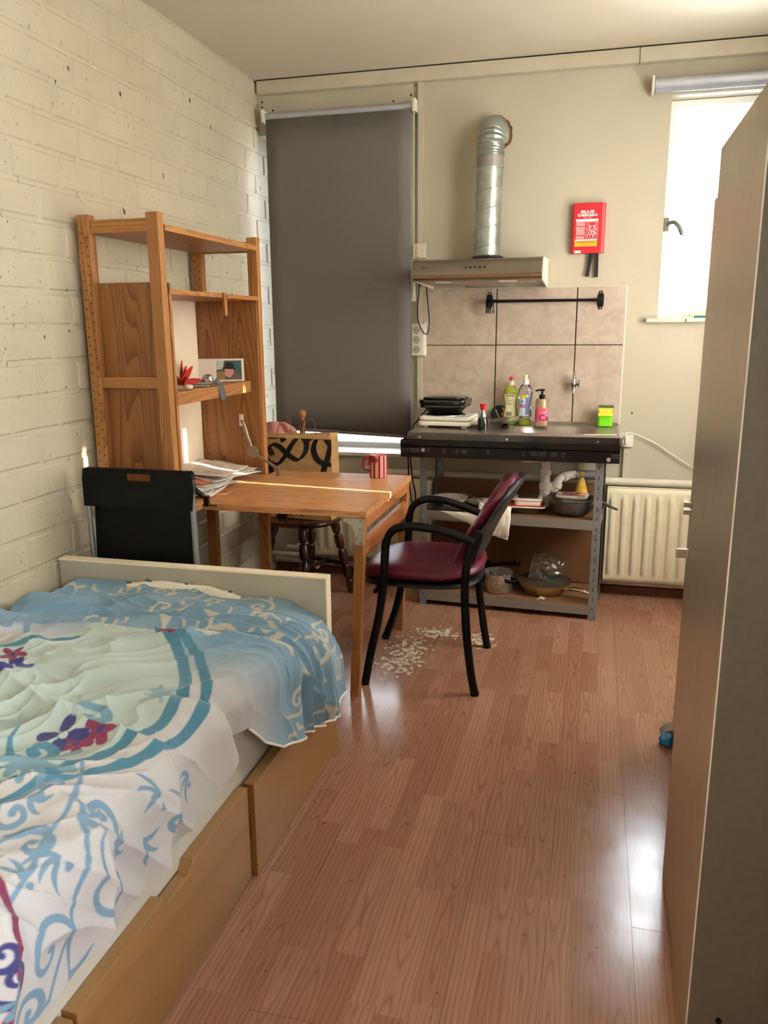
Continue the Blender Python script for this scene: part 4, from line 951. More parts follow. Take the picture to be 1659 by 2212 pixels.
# duvet: draped surface with printed scrollwork
NYD, NXD = 480, 300
YA, YB = -1.978, -3.98
hem = [(-1.97, 1.040, .245), (-2.08, 1.047, .225), (-2.17, 1.045, .230), (-2.35, 1.035, .272), (-2.48, 1.015, .318), (-2.55, 1.0, .365), (-2.60, .99, .425), (-2.66, .99, .42), (-2.73, .985, .40), (-2.80, .982, .35), (-2.90, .98, .345), (-3.05, .98, .345), (-3.2, .98, .345), (-3.32, .98, .345), (-3.5, .98, .35), (-4.2, .98, .35)]
hy = np.array([-h[0] for h in hem]); hx = np.array([h[1] for h in hem]); hz = np.array([h[2] for h in hem])
def sm(a, b, t):
    t = min(1, max(0, (t-a)/(b-a))); return t*t*(3-2*t)
ys = np.linspace(YA, YB, NYD); DV = np.zeros((NYD, NXD, 3)); S = np.zeros((NYD, NXD))
for j, y in enumerate(ys):
    xh = float(np.interp(-y, hy, hx)); zh = float(np.interp(-y, hy, hz))
    foot = 1-sm(1.97, 2.5, -y)
    zt = .548-.022*foot
    r = .075+.10*foot
    # profile: flat top, quarter ellipse, drop
    prof = [(0.012, zt-.02), (.10, zt), (.40, zt+.012), (xh-r*1.2, zt+.004)]
    for k in range(1, 9):
        a = k/8*math.pi/2*.96; prof.append((xh-r*1.2+r*1.2*math.sin(a), zt+.004-r*(1-math.cos(a))))
    prof.append((xh, zh))
    P = np.array(prof); seg = np.hypot(*(P[1:]-P[:-1]).T); L = np.concatenate([[0], np.cumsum(seg)])
    s = np.linspace(0, L[-1], NXD); S[j] = s
    DV[j, :, 0] = np.interp(s, L, P[:, 0]); DV[j, :, 2] = np.interp(s, L, P[:, 1]); DV[j, :, 1] = y
# normals for displacement
du_ = np.gradient(DV, axis=1); dv_ = np.gradient(DV, axis=0); N = np.cross(dv_, du_); N /= np.linalg.norm(N, axis=2, keepdims=True)+1e-9
N *= np.sign(N[:, :, 2:3]+.3*N[:, :, 0:1]+1e-6)
disp = np.zeros((NYD, NXD))
nz_ = mnoise.noise
for j in range(NYD):
    y = ys[j]; foot = 1-sm(1.97, 2.55, -y)
    for i in range(NXD):
        s = S[j, i]
        wx = nz_(Vector((s*2.2, y*2.2, 5)))*.35; wy = nz_(Vector((s*2.2, y*2.2, 9)))*.35
        big = nz_(Vector((s*2.6+wx, y*3.2+wy, 1)))*.016
        # long ridges running across the bed at the foot, diagonal ones further up
        dirx = (.25+.5*(1-foot)); c1 = (y+.35*(s-.5)*(1-foot)+wx*.35)*(15-6*(1-foot))
        rid = (1-abs(nz_(Vector((s*1.3*dirx+wx, c1*.55, 3)))))**4*.026
        rid2 = (1-abs(nz_(Vector(((s-y*.8)*5.0+wx*3, (s+y)*1.3, 7)))))**5*.023
        fine = (1-abs(nz_(Vector((s*2.5+wx*5+y*2, y*13+wy*7, 4)))))**6*.006*(.5+foot)+(1-abs(nz_(Vector(((s+y)*3.5+wy*6, (s-y)*11+wx*6, 6)))))**7*.005*(1.2-foot)+nz_(Vector((s*30, y*34, 2)))*.0016
        edge = sm(.93, 1.12, s)
        hang = (.35+.65*foot)*edge*(nz_(Vector((y*7.5, s*1.2, 12)))*.014+nz_(Vector((y*13, s*1.5, 13)))*.004)
        lim = min(1, (s+.02)/.10)
        disp[j, i] = (big+rid+rid2*(.35+.65*(1-foot))+fine*1.4*(1-.92*edge))*lim+hang-.010
# deep fold where the side hem is pushed up
for j in range(NYD):
    y = ys[j]
    for i in range(NXD):
        s = S[j, i]
        disp[j, i] -= .030*math.exp(-((y+2.63+.28*(1.15-s))/.030)**2)*sm(.62, 1.0, s)
        disp[j, i] += .020*math.exp(-((y+2.70+.30*(1.15-s))/.045)**2)*sm(.55, .95, s)
        disp[j, i] += .022*math.exp(-((y+2.24+.18*(s-.15))/.05)**2)*(1-sm(.10, .42, s))
DV += N*disp[:, :, None]
DV[:, :, 0] = np.maximum(DV[:, :, 0], .004); DV[:, :, 1] = np.minimum(DV[:, :, 1], YA+.004)
def subdiv(A, ax):
    A = np.moveaxis(A, ax, 0); P = np.concatenate([2*A[:1]-A[1:2], A, 2*A[-1:]-A[-2:-1]]); mid = (-P[:-3]+9*P[1:-2]+9*P[2:-1]-P[3:])/16
    out = np.empty((2*len(A)-1,)+A.shape[1:]); out[0::2] = A; out[1::2] = mid; return np.moveaxis(out, 0, ax)
DV = subdiv(subdiv(DV, 0), 1); S = subdiv(subdiv(S, 0), 1); NYD, NXD = S.shape; ys = np.linspace(YA, YB, NYD)
# print
C_ = np.zeros((NYD, NXD, 3)); X_ = S; Y_ = np.repeat(ys[:, None], NXD, 1)
def L3(c): return np.array(lin(c)[:3])
BLUE, PALE, WHT, MINT, TEAL, CRM, MAG, IND, PBL = map(L3, ((112, 148, 172), (160, 176, 182), (186, 181, 178), (166, 180, 170), (62, 118, 140), (188, 182, 166), (124, 20, 68), (42, 40, 104), (108, 138, 160)))
wob = .03*np.sin(X_*9)+.02*np.sin(X_*17+Y_*5)
tb_ = np.clip((Y_+2.62+.12*(X_-.5)+wob)/.28, 0, 1); tb_ = tb_*tb_*(3-2*tb_)
C_[:] = WHT*(1-tb_[..., None])+BLUE*tb_[..., None]
def mixin(mask, col): global C_; C_ = C_*(1-mask[..., None])+col*mask[..., None]
SMIN, SMAX = float(S[:, -1].min())/(NXD-1), float(S[:, -1].max())/(NXD-1); YST = (YA-YB)/(NYD-1)
def win(x0, x1, y0, y1):
    j0, j1 = max(0, int((YA-y1)/YST)), min(NYD, int((YA-y0)/YST)+2); i0, i1 = max(0, int(x0/SMAX)), min(NXD, int(x1/SMIN)+2)
    return (slice(j0, j1), slice(i0, i1)) if j1 > j0 and i1 > i0 else None
def lay(k, mask, col): C_[k] = C_[k]*(1-mask[..., None])+col*mask[..., None]
def stroke(p, w, col, taper=False):
    p = np.array(p, float); n = len(p)
    k = win(p[:, 0].min()-w-.01, p[:, 0].max()+w+.01, p[:, 1].min()-w-.01, p[:, 1].max()+w+.01)
    if k is None: return
    xs_, yy2 = X_[k], Y_[k]; best = np.full(xs_.shape, 9.0)
    for q_ in range(n-1):
        a, b = p[q_], p[q_+1]; ww = w*(1-.85*abs(2*(q_+.5)/(n-1)-1)**1.5) if taper else w
        d = b-a; q = np.clip(((xs_-a[0])*d[0]+(yy2-a[1])*d[1])/(d@d+1e-12), 0, 1)
        best = np.minimum(best, np.hypot(xs_-a[0]-q*d[0], yy2-a[1]-q*d[1])-ww/2)
    lay(k, np.clip(.5-best/.003, 0, 1), col)
def blob_(x, y, r, col):
    k = win(x-r-.01, x+r+.01, y-r-.01, y+r+.01)
    if k: lay(k, np.clip(.5-(np.hypot(X_[k]-x, Y_[k]-y)-r)/.003, 0, 1), col)
def vstroke(p, ws, col):
    for (a, b), w in zip(zip(p, p[1:]), ws): stroke([a, b], w, col)
def scroll(cx, cy, r, turn, a0, col, w=.012, fl=1):
    n = 34; q = []
    for t in np.linspace(0, 1, n):
        rr4 = r*(1-t)**.8*.92+r*.10; q.append((cx+fl*rr4*math.cos(a0+turn*t*2*math.pi), cy+rr4*math.sin(a0+turn*t*2*math.pi)))
    e = np.array(q[0]); d = e-np.array(q[1]); d /= np.linalg.norm(d)+1e-9; nrm = np.array((-d[1], d[0]))*fl
    tail = [tuple(e+d*1.7*r*t+nrm*(.55*r*t*t-.9*r*t**3)) for t in np.linspace(1, 0, 12)]
    p = tail[:-1]+q; m = len(p)
    ws = [w*(.25+1.1*math.sin(math.pi*min(1, (i+1)/m*1.25)*.8)**1.2) for i in range(m-1)]
    vstroke(p, ws, col); blob_(*q[-1], w*.75, col)
def leafy(cx, cy, r, ang, col, w=.02):
    p = [(cx+r*t*math.cos(ang+.7*t), cy+r*t*math.sin(ang+.7*t)) for t in np.linspace(0, 1, 10)]
    vstroke(p, [w*(.12+math.sin(math.pi*((i+1)/10)**.8)) for i in range(9)], col)
def top(px, py, z=.558): p = U(px, py, 'z', z); return (p[0], p[1])
# pale mint medallion inside the double band
band = [top(*p) for p in ((330, 1372), (372, 1400), (392, 1450), (388, 1490), (355, 1540), (300, 1580), (235, 1618), (150, 1655), (60, 1690), (-60, 1730))]
poly = band+[top(-900, 1790), top(-900, 1440), top(60, 1400), top(200, 1372)]
def inside(poly):
    m = np.zeros(X_.shape, bool); n = len(poly)
    for k in range(n):
        (x1, y1), (x2, y2) = poly[k], poly[(k+1) % n]
        if y1 == y2: continue
        c = ((y1 > Y_) != (y2 > Y_)) & (X_ < (x2-x1)*(Y_-y1)/(y2-y1)+x1); m ^= c
    return m
INP = inside(poly); mixin(INP*.92, MINT)
bs_ = [tuple(v) [:2] for v in spl([(a, b, 0) for a, b in band], 6)]
stroke(bs_, .030, TEAL); stroke([(a+.062, b-.012) for a, b in bs_], .026, TEAL)
stroke([top(*p) for p in ((-100, 1420), (0, 1418), (90, 1405), (160, 1390))], .022, TEAL)
rs = random.Random(4)
for cx in np.arange(.10, 1.40, .175):
    for k, cy in enumerate((-2.05, -2.20, -2.36)):
        x, y = cx+rs.uniform(-.04, .04)+.08*(k % 2), cy+rs.uniform(-.03, .03)
        if INP[np.argmin(abs(ys-y)), min(NXD-1, int(NXD*x/1.45))]: continue
        if cx < .35 and k > 0: continue
        scroll(x, y, rs.uniform(.036, .052), rs.uniform(1.0, 1.3), rs.uniform(0, 6.28), CRM, rs.uniform(.009, .011), rs.choice((-1, 1)))
        for _ in range(3): leafy(x+rs.uniform(-.1, .1), y+rs.uniform(-.08, .08), rs.uniform(.035, .055), rs.uniform(0, 6.28), CRM, .012)
for px, py, r, tn, a, f in ((165, 1925, .055, 1.1, 1.2, 1), (290, 1790, .05, 1.0, 4.0, 1), (60, 1820, .032, 1.1, .6, -1), (195, 1995, .035, 1.0, 5, -1), (110, 1715, .030, 1.1, 2, 1), (425, 1650, .03, 1, 1, -1), (20, 1765, .035, 1.1, 2.2, 1), (200, 1745, .03, 1, .4, 1)):
    x, y = top(px, py); scroll(x, y, r, tn, a, PBL, .010, f)
for px, py in ((150, 1770), (60, 1740), (230, 1765), (110, 1830), (370, 1700), (30, 1880), (300, 1900), (340, 1660), (450, 1590)):
    x, y = top(px, py); a0 = rs.uniform(0, 6.28)
    for q in range(3): leafy(x, y, rs.uniform(.04, .06), a0+q*.8, PBL, .009)
    blob_(x+.02, y, .007, PBL)
for stem in (((170, 1650), (165, 1700), (140, 1750), (90, 1800), (60, 1850), (10, 1920)), ((155, 1770), (180, 1850), (225, 1890), (240, 1930), (230, 2000), (200, 2040)), ((0, 1800), (60, 1785), (90, 1790))): stroke([v[:2] for v in spl([top(*p)+(0,) for p in stem], 5)], .009, PBL)
def flower(px, py, r, col, cc, n=5):
    cx, cy = top(px, py)
    for k in range(n):
        a = k*2*math.pi/n+.3; stroke([(cx+r*t*math.cos(a), cy+r*t*math.sin(a)) for t in (.25, .5, .8, .95)], r*.62, col, True)
        blob_(cx+.72*r*math.cos(a), cy+.72*r*math.sin(a), r*.28, col)
    blob_(cx, cy, r*.2, cc)
flower(362, 1378, .040, MAG, IND); flower(210, 1583, .040, MAG, IND); flower(155, 1600, .034, MAG, IND); flower(24, 1430, .032, MAG, IND); flower(28, 2090, .030, MAG, IND)
flower(128, 1588, .050, IND, MINT, 4); flower(20, 1455, .050, IND, MINT, 4)
def flake(px, py, r, col, w=.008):
    cx, cy = top(px, py)
    for k in range(12):
        a = k*math.pi/6; rr2 = r*(1 if k % 2 == 0 else .6); stroke([(cx+rr2*t*math.cos(a), cy+rr2*t*math.sin(a)) for t in (.1, .5, 1)], w*1.8, col, True)
flake(55, 1655, .10, TEAL*.7+MINT*.3, .014); flake(340, 1502, .055, TEAL*.5+MINT*.5); flake(160, 1530, .07, TEAL*.3+MINT*.7); flake(30, 1560, .05, TEAL*.3+MINT*.7)
scroll(*top(70, 1620), .05, 1.1, 3.6, TEAL, .018); scroll(*top(190, 1555), .04, .8, 1.0, TEAL*.8+MINT*.2, .018, -1); scroll(*top(15, 1370), .05, .8, .3, PBL, .018)
for ln in (((-60, 1850), (0, 1925), (22, 1960), (40, 1990), (85, 2000), (105, 2060), (118, 2110), (140, 2150), (135, 2190)), ((-60, 2040), (0, 2125), (28, 2170), (60, 2240), (100, 2300))): stroke([v[:2] for v in spl([top(*p)+(0,) for p in ln], 5)], .016, MAG)
scroll(*top(50, 2000), .020, 1.1, 1.0, IND, .006); scroll(*top(0, 1995), .022, 1.0, 4.5, IND, .006); leafy(*top(25, 2045), .05, .3, IND, .014); scroll(*top(75, 2195), .02, 1.0, 2.5, IND, .006)
for px, py in ((70, 2110), (85, 2130), (100, 2105), (5, 2070), (60, 2170), (95, 2040)): leafy(*top(px, py), .05, rs.uniform(0, 6), TEAL*.7+PALE*.3, .014)
flower(55, 2140, .035, PALE*.75+TEAL*.25, IND)
me = bpy.data.meshes.new('duvet')
cen = Vector((.52, -2.98, .30))
_i = np.arange(NXD*NYD).reshape(NYD, NXD); _q = np.stack([_i[:-1, :-1], _i[:-1, 1:], _i[1:, 1:], _i[1:, :-1]], -1).reshape(-1, 4)[:, ::-1]
me.vertices.add(NXD*NYD); me.vertices.foreach_set('co', (DV.reshape(-1, 3)-np.array(cen)).astype(np.float32).ravel())
me.loops.add(_q.size); me.loops.foreach_set('vertex_index', _q.ravel().astype(np.int32)); me.polygons.add(len(_q)); me.polygons.foreach_set('loop_start', np.arange(0, _q.size, 4, dtype=np.int32)); me.update(calc_edges=True); me.validate()
ca = me.color_attributes.new('print', 'FLOAT_COLOR', 'POINT'); ca.data.foreach_set('color', np.concatenate([C_.reshape(-1, 3), np.ones((NYD*NXD, 1))], 1).ravel().astype(np.float32))
dm = NT('printed_cotton'); at = dm.new('ShaderNodeAttribute', attribute_name='print'); _wv = dm.noise(dm.obj(), 420, 2); dm['Base Color'] = dm.mix(dm.map(_wv, .3, .7, 0, .10), at.outputs['Color'], lin((150, 150, 150)))
dm['Roughness'] = .85; dm['Sheen Weight'] = .15; dm.bump(dm.math('ADD', dm.math('MULTIPLY', _wv, .2), dm.noise(dm.obj(), 45, 4, .65)), .12, .004)
me.materials.append(dm.m); me.polygons.foreach_set('use_smooth', [True]*len(me.polygons))
dv = link(bpy.data.objects.new('duvet', me)); dv.location = cen; ORG[dv.name] = cen
tag(dv, 'rumpled blue and white duvet with scroll print on the bed', 'duvet')
mk('piping', tube([tuple(DV[j, -1]+np.array([.002, 0, -.003])) for j in range(0, 300, 2)], .0035, 6), pm((226, 220, 212), .8, name='white_piping'), dv, smooth=True)
SHEET = pm((232, 224, 208), .85, var=.03, name='white_sheet')
def sheetpt(u, v):
    x = .26+.44*u; hgt = .548+.030*math.sin(math.pi*min(1, u*1.05))**.5+.008*nz_(Vector((u*6, v*2, 3)))
    return (x, -1.976-.030*v+.003*nz_(Vector((u*9, v*3, 1))), hgt-.012*v-.05*(abs(2*v-1)**3))
st_ = mk('bed_sheet', grid(60, 14, sheetpt), SHEET, smooth=True, thick=.004); tag(st_, 'white snowflake-print sheet bunched against the footboard', 'sheet')
fk = []
for u0, r in ((.24, .013), (.07, .010), (.56, .006), (.92, .008)):
    c0 = Vector(sheetpt(u0, .42))+Vector((0, -.004, .0035))
    for k in range(6):
        a = k*math.pi/3; d = Vector((math.cos(a), -.55*math.sin(a), .8*math.sin(a)))*r
        fk.append(tube([c0, c0+d], .0011, 5)); fk.append(tube([c0+d*.62+Vector((-d.z, 0, d.x))*.28, c0+d*.8, c0+d*.62-Vector((-d.z, 0, d.x))*.28], .0008, 5))
h = mk('snowflake_print', J(*fk), pm((52, 72, 104), .8, name='navy_ink'), st_); h['kind'] = 'stuff'

# ------------------------------------------------------------------ tall grey cabinets
FOIL = brushed('brushed_foil', (198, 184, 164), .32, 'z', .75)
SIDEG = pm((94, 86, 74), .55, var=.05, vs=60, bump=.12, bs=500, name='taupe_laminate')
EDGE = pm((206, 198, 184), .4, name='pale_edge')
cb1 = thing('tall_cabinet', 'nearest tall taupe cabinet with brushed metallic door', 'cabinet', (2.34, -2.6, 0))
mk('carcass', box(2.0287, 2.66, -2.868, -2.335, 0, 1.765), SIDEG, cb1)
d1 = mk('door', box(2.026, 2.0285, -2.866, -2.334, .004, 1.768), FOIL, cb1)
mk('edge_band', box(2.0258, 2.0285, -2.8685, -2.8658, .004, 1.768), EDGE, d1)
mk('cam_cover', cyl((2.085, -2.8705, .075), (2.085, -2.867, .075), .006, n=12), BLACKP, cb1)
HN = pm((176, 170, 160), .3, .85, name='satin_handle')
def bow(x, y, z, w=.030, s=.022): return J(tube(spl([(x, y, z), (x-s*.7, y, z), (x-s, y+w*.15, z), (x-s, y+w*.5, z), (x-s, y+w*.85, z), (x-s*.7, y+w, z), (x, y+w, z)], 4), .005, 8, up=(0, 0, 1)))
mk('door_handle', xf(box(-.030, 0, -.005, .005, -.011, .011), T(2.0262, -2.343, .874)), HN, d1, bev=.003)
cb2 = thing('tall_cabinet', 'tall taupe cabinet standing behind the nearest one, toward the window', 'cabinet', (2.38, -1.96, 0))
mk('carcass', box(2.128, 2.66, -2.325, -1.60, .0, 1.76), SIDEG, cb2)
d2 = mk('door', box(2.109, 2.127, -2.324, -1.962, .05, 1.765), FOIL, cb2, bev=.001); d3 = mk('door', box(2.109, 2.127, -1.958, -1.60, .05, 1.765), FOIL, cb2, bev=.001)
mk('door_handle', xf(box(-.026, 0, -.005, .005, -.008, .008), T(2.1092, -1.655, .848)), HN, d3, bev=.003)
mk('door_handle', xf(box(-.026, 0, -.005, .005, -.008, .008), T(2.1092, -1.655, .824)), HN, d3, bev=.003)
# ------------------------------------------------------------------ things on the worktop
WZ = .9055
ENAM = pm((232, 226, 212), .35, var=.03, name='white_enamel')
hp = thing('hotplate', 'white electric hotplate under the black grill', 'hotplate', (1.07, -.21, WZ))
HM = T(1.075, -.205, WZ) @ Rz(-4)
mk('base', xf(J(prism(rrect(.27, .25, .03), 'xy', .012, .034)), HM), ENAM, hp, bev=.006)
mk('body', xf(J(prism(rrect(.262, .242, .03), 'xy', .036, .058)), HM), ENAM, hp, bev=.008)
mk('end_panel', xf(prism(rrect(.06, .17, .03), 'xy', .016, .050), HM @ T(.15, .01, 0)), ENAM, hp, bev=.008)
for sx_, sy_ in ((-.1, -.09), (.1, -.09), (-.1, .09), (.1, .09)): mk('foot', xf(cyl((sx_, sy_, 0), (sx_, sy_, .013), .014), HM), ENAM, hp, smooth=True)
mk('heating_plate', xf(J(lathe([(.098, .058), (.098, .062), (.09, .066), (.0, .066)], n=36)), HM @ T(-.02, 0, 0)), BLACKP, hp, smooth=True)
mk('plate_rim', xf(lathe([(.108, .057), (.106, .062), (.10, .062), (.098, .057)], n=36), HM @ T(-.02, 0, 0)), CHROME, hp, smooth=True)
for dy in (-.085, -.045): mk('knob', xf(J(cyl((.135, dy, .032), (.178, dy, .032), .014), box(.165, .182, dy-.003, dy+.003, .02, .044)), HM), ENAM, hp, bev=.002)
mkl('vent_slot', [xf(box(.152, .172, y_, y_+.004, .0498, .051), HM) for y_ in (-.02, .03, .06)], BLACKP, hp)
gr = thing('contact_grill', 'black sandwich grill resting on the white hotplate', 'grill', (1.055, -.20, WZ+.067))
GM = T(1.058, -.205, WZ+.0665) @ Rz(-3)
GLB = pm((12, 11, 11), .18, var=.08, name='glossy_black', coat=.6)
_b0, _b1 = rrect(.150, .135, .03), rrect(.200, .180, .03)
mk('base', xf(([(a, b, 0) for a, b in _b0]+[(a, b, .034) for a, b in _b1], [tuple(range(len(_b0)-1, -1, -1)), tuple(range(len(_b0), 2*len(_b0)))]+[(i, (i+1) % len(_b0), len(_b0)+(i+1) % len(_b0), len(_b0)+i) for i in range(len(_b0))]), GM), BLACKP, gr)
mk('lower_shell', xf(prism(rrect(.232, .212, .030), 'xy', .033, .0485), GM), GLB, gr, bev=.004)
mk('lid', xf(J(prism(rrect(.240, .220, .032), 'xy', .0495, .074)), GM), GLB, gr, bev=.005, seg=3)
mk('lid_dome', xf(prism(rrect(.212, .192, .045), 'xy', .072, .086), GM), GLB, gr, bev=.011, seg=3)
mk('handle', xf(J(box(-.075, .065, -.119, -.10, .048, .064)), GM), BLACKP, gr, bev=.003)
mk('groove', xf(box(-.055, .065, -.055, -.035, .0855, .0868), GM), BLACKP, gr)
o = mk('grill_cord', tube(spl([(.955, -.13, .99), (.935, -.19, .965), (.915, -.25, .93), (.903, -.28, .912), (.897, -.30, .86)]), .0035, 7), BLACKP, smooth=True); tag(o, 'black cord running off the left end of the worktop', 'cable')
so = thing('soy_sauce_bottle', 'small dark sauce bottle with red cap in front of the hotplate', 'bottle', (1.27, -.36, WZ))
sp0 = [(.026, 0), (.028, .006), (.0285, .03), (.026, .05), (.017, .078), (.0125, .095), (.012, .108)]
mk('glass', lathe([(.0, .0005)]+sp0, (1.27, -.36, WZ), 20), glass((236, 240, 240)), so, smooth=True)
mk('sauce', lathe([(.0, .003), (.0245, .004), (.0262, .03), (.0245, .048), (.019, .062), (.0, .062)], (1.27, -.36, WZ), 20), pm((12, 22, 26), .1, name='dark_sauce'), so, smooth=True)
mk('cap', lathe([(.0135, .102), (.0135, .112), (.0165, .126), (.0165, .130), (.0, .130)], (1.27, -.36, WZ), 20), pm((214, 28, 34), .35, name='red_cap'), so, smooth=True)
rb_ = thing('round_box', 'round black cheese box leaning against the tiles', 'box', (1.325, -.06, WZ))
RM = T(1.318, -.045, WZ+.046) @ Rx(78)
mk('box_body', xf(cyl((0, 0, 0), (0, 0, .016), .046, n=36), RM), BLACKP, rb_, smooth=True)
mk('label_print', xf(prism([(.040*math.cos(a), .040*math.sin(a)) for a in np.linspace(-1.2, 1.3, 14)]+[(.012, .030), (.02, .012), (.008, .004), (.018, -.01), (.006, -.024)], 'xy', .0162, .0168), RM), pm((222, 160, 80), .5, name='orange_print'), rb_)
text('Old Amsterdam', .0085, RM @ T(-.012, 0, .0165) @ Rz(-62), PVC, rb_, bold=.0002)
def squeeze(cx, cy, prof, n=28, sy=.62, rz=0):
    return xf(lathe(prof, n=n, sy=sy), T(cx, cy, WZ) @ Rz(rz))
gb = thing('dish_soap_bottle', 'yellow-green dish soap bottle with red nozzle', 'bottle', (1.375, -.065, WZ))
gp_ = [(.0, .001), (.036, .002), (.039, .010), (.039, .045), (.034, .075), (.031, .095), (.036, .125), (.040, .150), (.037, .172), (.026, .192), (.017, .200), (.0165, .205)]
mk('bottle_body', squeeze(1.375, -.065, gp_), pm((176, 180, 70), .2, var=.05, name='green_soap', trans=.35), gb, smooth=True)
mk('collar', squeeze(1.375, -.065, [(.019, .202), (.019, .222), (.012, .225)], sy=1), PVC, gb, smooth=True)
mk('nozzle', squeeze(1.375, -.065, [(.009, .224), (.008, .232), (.012, .236), (.011, .243), (.0, .246)], sy=1), pm((200, 34, 36), .4, name='red_nozzle'), gb, smooth=True)
def wraplabel(cx, cy, r, z0, z1, a0, a1, sy, prof=None, off=.0008):
    V = []; n = 14
    for j in range(9):
        z = z0+(z1-z0)*j/8
        rr3 = float(np.interp(z, [p[1] for p in prof], [p[0] for p in prof])) if prof else r
        for i in range(n):
            a = math.radians(a0+(a1-a0)*i/(n-1)); V.append((cx+(rr3+off)*math.cos(a), cy+(rr3*sy+off)*math.sin(a), WZ+z))
    return V, [(j*n+i, j*n+i+1, (j+1)*n+i+1, (j+1)*n+i) for j in range(8) for i in range(n-1)]
lb = mk('label', wraplabel(1.375, -.065, 0, .04, .155, -142, -42, .62, gp_), pm((224, 220, 176), .5, name='pale_label'), gb, smooth=True)
INK2 = pm((60, 56, 44), .6, name='dark_print')
def onlabel(cx, cy, sy, prof, zc, a, w, h, m, par, name='print'):
    r = float(np.interp(zc, [p[1] for p in prof], [p[0] for p in prof])); aa = math.radians(a)
    x, y = cx+(r+.001)*math.cos(aa), cy+(r*sy+.0012)*math.sin(aa)
    return mk(name, wraplabel(cx, cy, 0, zc-h/2, zc+h/2, a-math.degrees(w/2/r), a+math.degrees(w/2/r), sy, prof, .0016), m, par)
onlabel(1.375, -.065, .62, gp_, .148, -88, .045, .004, INK2, lb); onlabel(1.375, -.065, .62, gp_, .105, -98, .02, .003, INK2, lb)
for k in range(5): onlabel(1.375, -.065, .62, gp_, .055, -118+k*9, .0035, .02, INK2, lb)
mk('hazard_print', xf(J(*[xf(box(-.009, .009, -.0004, .0004, -.0009, .0009), T(dx, 0, dz) @ Ry(r_)) for dx, dz, r_ in ((-.0063, .0063, -45), (.0063, .0063, 45), (-.0063, -.0063, 45), (.0063, -.0063, -45))]+[box(-.001, .001, -.0004, .0004, -.003, .006), box(-.001, .001, -.0004, .0004, -.0065, -.0045)]), T(1.372, -.065-.0225, WZ+.128)), pm((190, 60, 44), .6, name='red_ink'), lb)
cb_ = thing('dish_soap_bottle', 'clear dish soap bottle with yellow nozzle, nearly empty', 'bottle', (1.452, -.10, WZ))
cp_ = [(.0, .001), (.033, .002), (.036, .010), (.036, .05), (.033, .08), (.031, .11), (.035, .14), (.038, .160), (.034, .185), (.022, .205), (.0135, .212), (.013, .216)]
mk('bottle_body', squeeze(1.452, -.10, cp_, sy=.66), glass((232, 236, 242), .06), cb_, smooth=True)
mk('soap_rest', squeeze(1.452, -.10, [(.0, .003), (.0345, .004), (.0345, .030), (.0, .030)], sy=.64), pm((190, 206, 40), .2, name='lime_soap'), cb_, smooth=True)
mk('collar', squeeze(1.452, -.10, [(.0165, .208), (.016, .232), (.012, .235)], sy=1), pm((196, 196, 206), .4, name='grey_collar'), cb_, smooth=True)
mk('nozzle', squeeze(1.452, -.10, [(.008, .234), (.008, .244), (.0095, .25), (.007, .257), (.0, .258)], sy=1), pm((232, 226, 170), .4, name='pale_yellow_cap'), cb_, smooth=True)
lb2 = mk('label', wraplabel(1.452, -.10, 0, .05, .155, -150, -60, .66, cp_), pm((212, 222, 236), .5, name='white_label'), cb_, smooth=True)
onlabel(1.452, -.10, .66, cp_, .148, -105, .035, .016, pm((226, 196, 40), .5, name='yellow_print'), lb2); onlabel(1.452, -.10, .66, cp_, .105, -112, .03, .006, pm((196, 60, 70), .5, name='pink_print'), lb2); onlabel(1.452, -.10, .66, cp_, .095, -112, .03, .006, pm((196, 60, 70), .5, name='pink_print'), lb2); onlabel(1.452, -.10, .66, cp_, .122, -112, .013, .012, pm((70, 140, 200), .5, name='blue_print'), lb2); onlabel(1.452, -.10, .66, cp_, .10, -66, .022, .09, pm((110, 126, 180), .5, name='violet_print'), lb2)
pb = thing('hand_soap_bottle', 'hand soap pump bottle with pink label', 'bottle', (1.539, -.135, WZ))
pp_ = [(.0, .001), (.029, .002), (.031, .008), (.031, .132), (.027, .139), (.013, .141)]
mk('bottle_body', squeeze(1.539, -.135, pp_, sy=1), pm((206, 178, 140), .2, name='amber_soap', trans=.5), pb, smooth=True)
lb3 = mk('label', wraplabel(1.539, -.135, 0, .026, .096, -178, 0, 1, pp_), pm((236, 96, 132), .5, name='pink_label'), pb, smooth=True)
text('Ca', .042, T(1.553, -.1675, WZ+.033) @ FWD, PRK, lb3, bold=.0003)
onlabel(1.539, -.135, 1, pp_, .086, -62, .026, .004, pm((180, 50, 90), .5, name='dark_pink'), lb3); onlabel(1.539, -.135, 1, pp_, .074, -55, .02, .003, PVC, lb3); onlabel(1.539, -.135, 1, pp_, .06, -150, .008, .055, pm((180, 50, 90), .5, name='dark_pink'), lb3)
mk('pump', J(cyl((1.539, -.135, WZ+.139), (1.539, -.135, WZ+.16), .0145), cyl((1.539, -.135, WZ+.16), (1.539, -.135, WZ+.179), .006), tube(spl([(1.552, -.135, WZ+.183), (1.53, -.137, WZ+.184), (1.512, -.14, WZ+.181), (1.507, -.141, WZ+.176)]), .0045, 8)), BLACKP, pb, smooth=True)
ld = thing('pan_lid', 'steel pan lid lying upside down on its black knob', 'lid', (1.366, -.235, WZ))
LM = T(1.366, -.235, WZ+.024) @ Ry(-8) @ Rx(2)
mk('lid_disc', xf(lathe([(.0, 0), (.03, .001), (.07, .006), (.088, .013), (.092, .018), (.088, .0165), (.06, .0075), (.0, .004)], n=40), LM), CHROME, ld, smooth=True)
mk('knob', lathe([(.012, .001), (.020, .002), (.020, .010), (.009, .014), (.013, .02), (.010, .027)], (1.366, -.235, WZ), 20), BLACKP, ld, smooth=True)
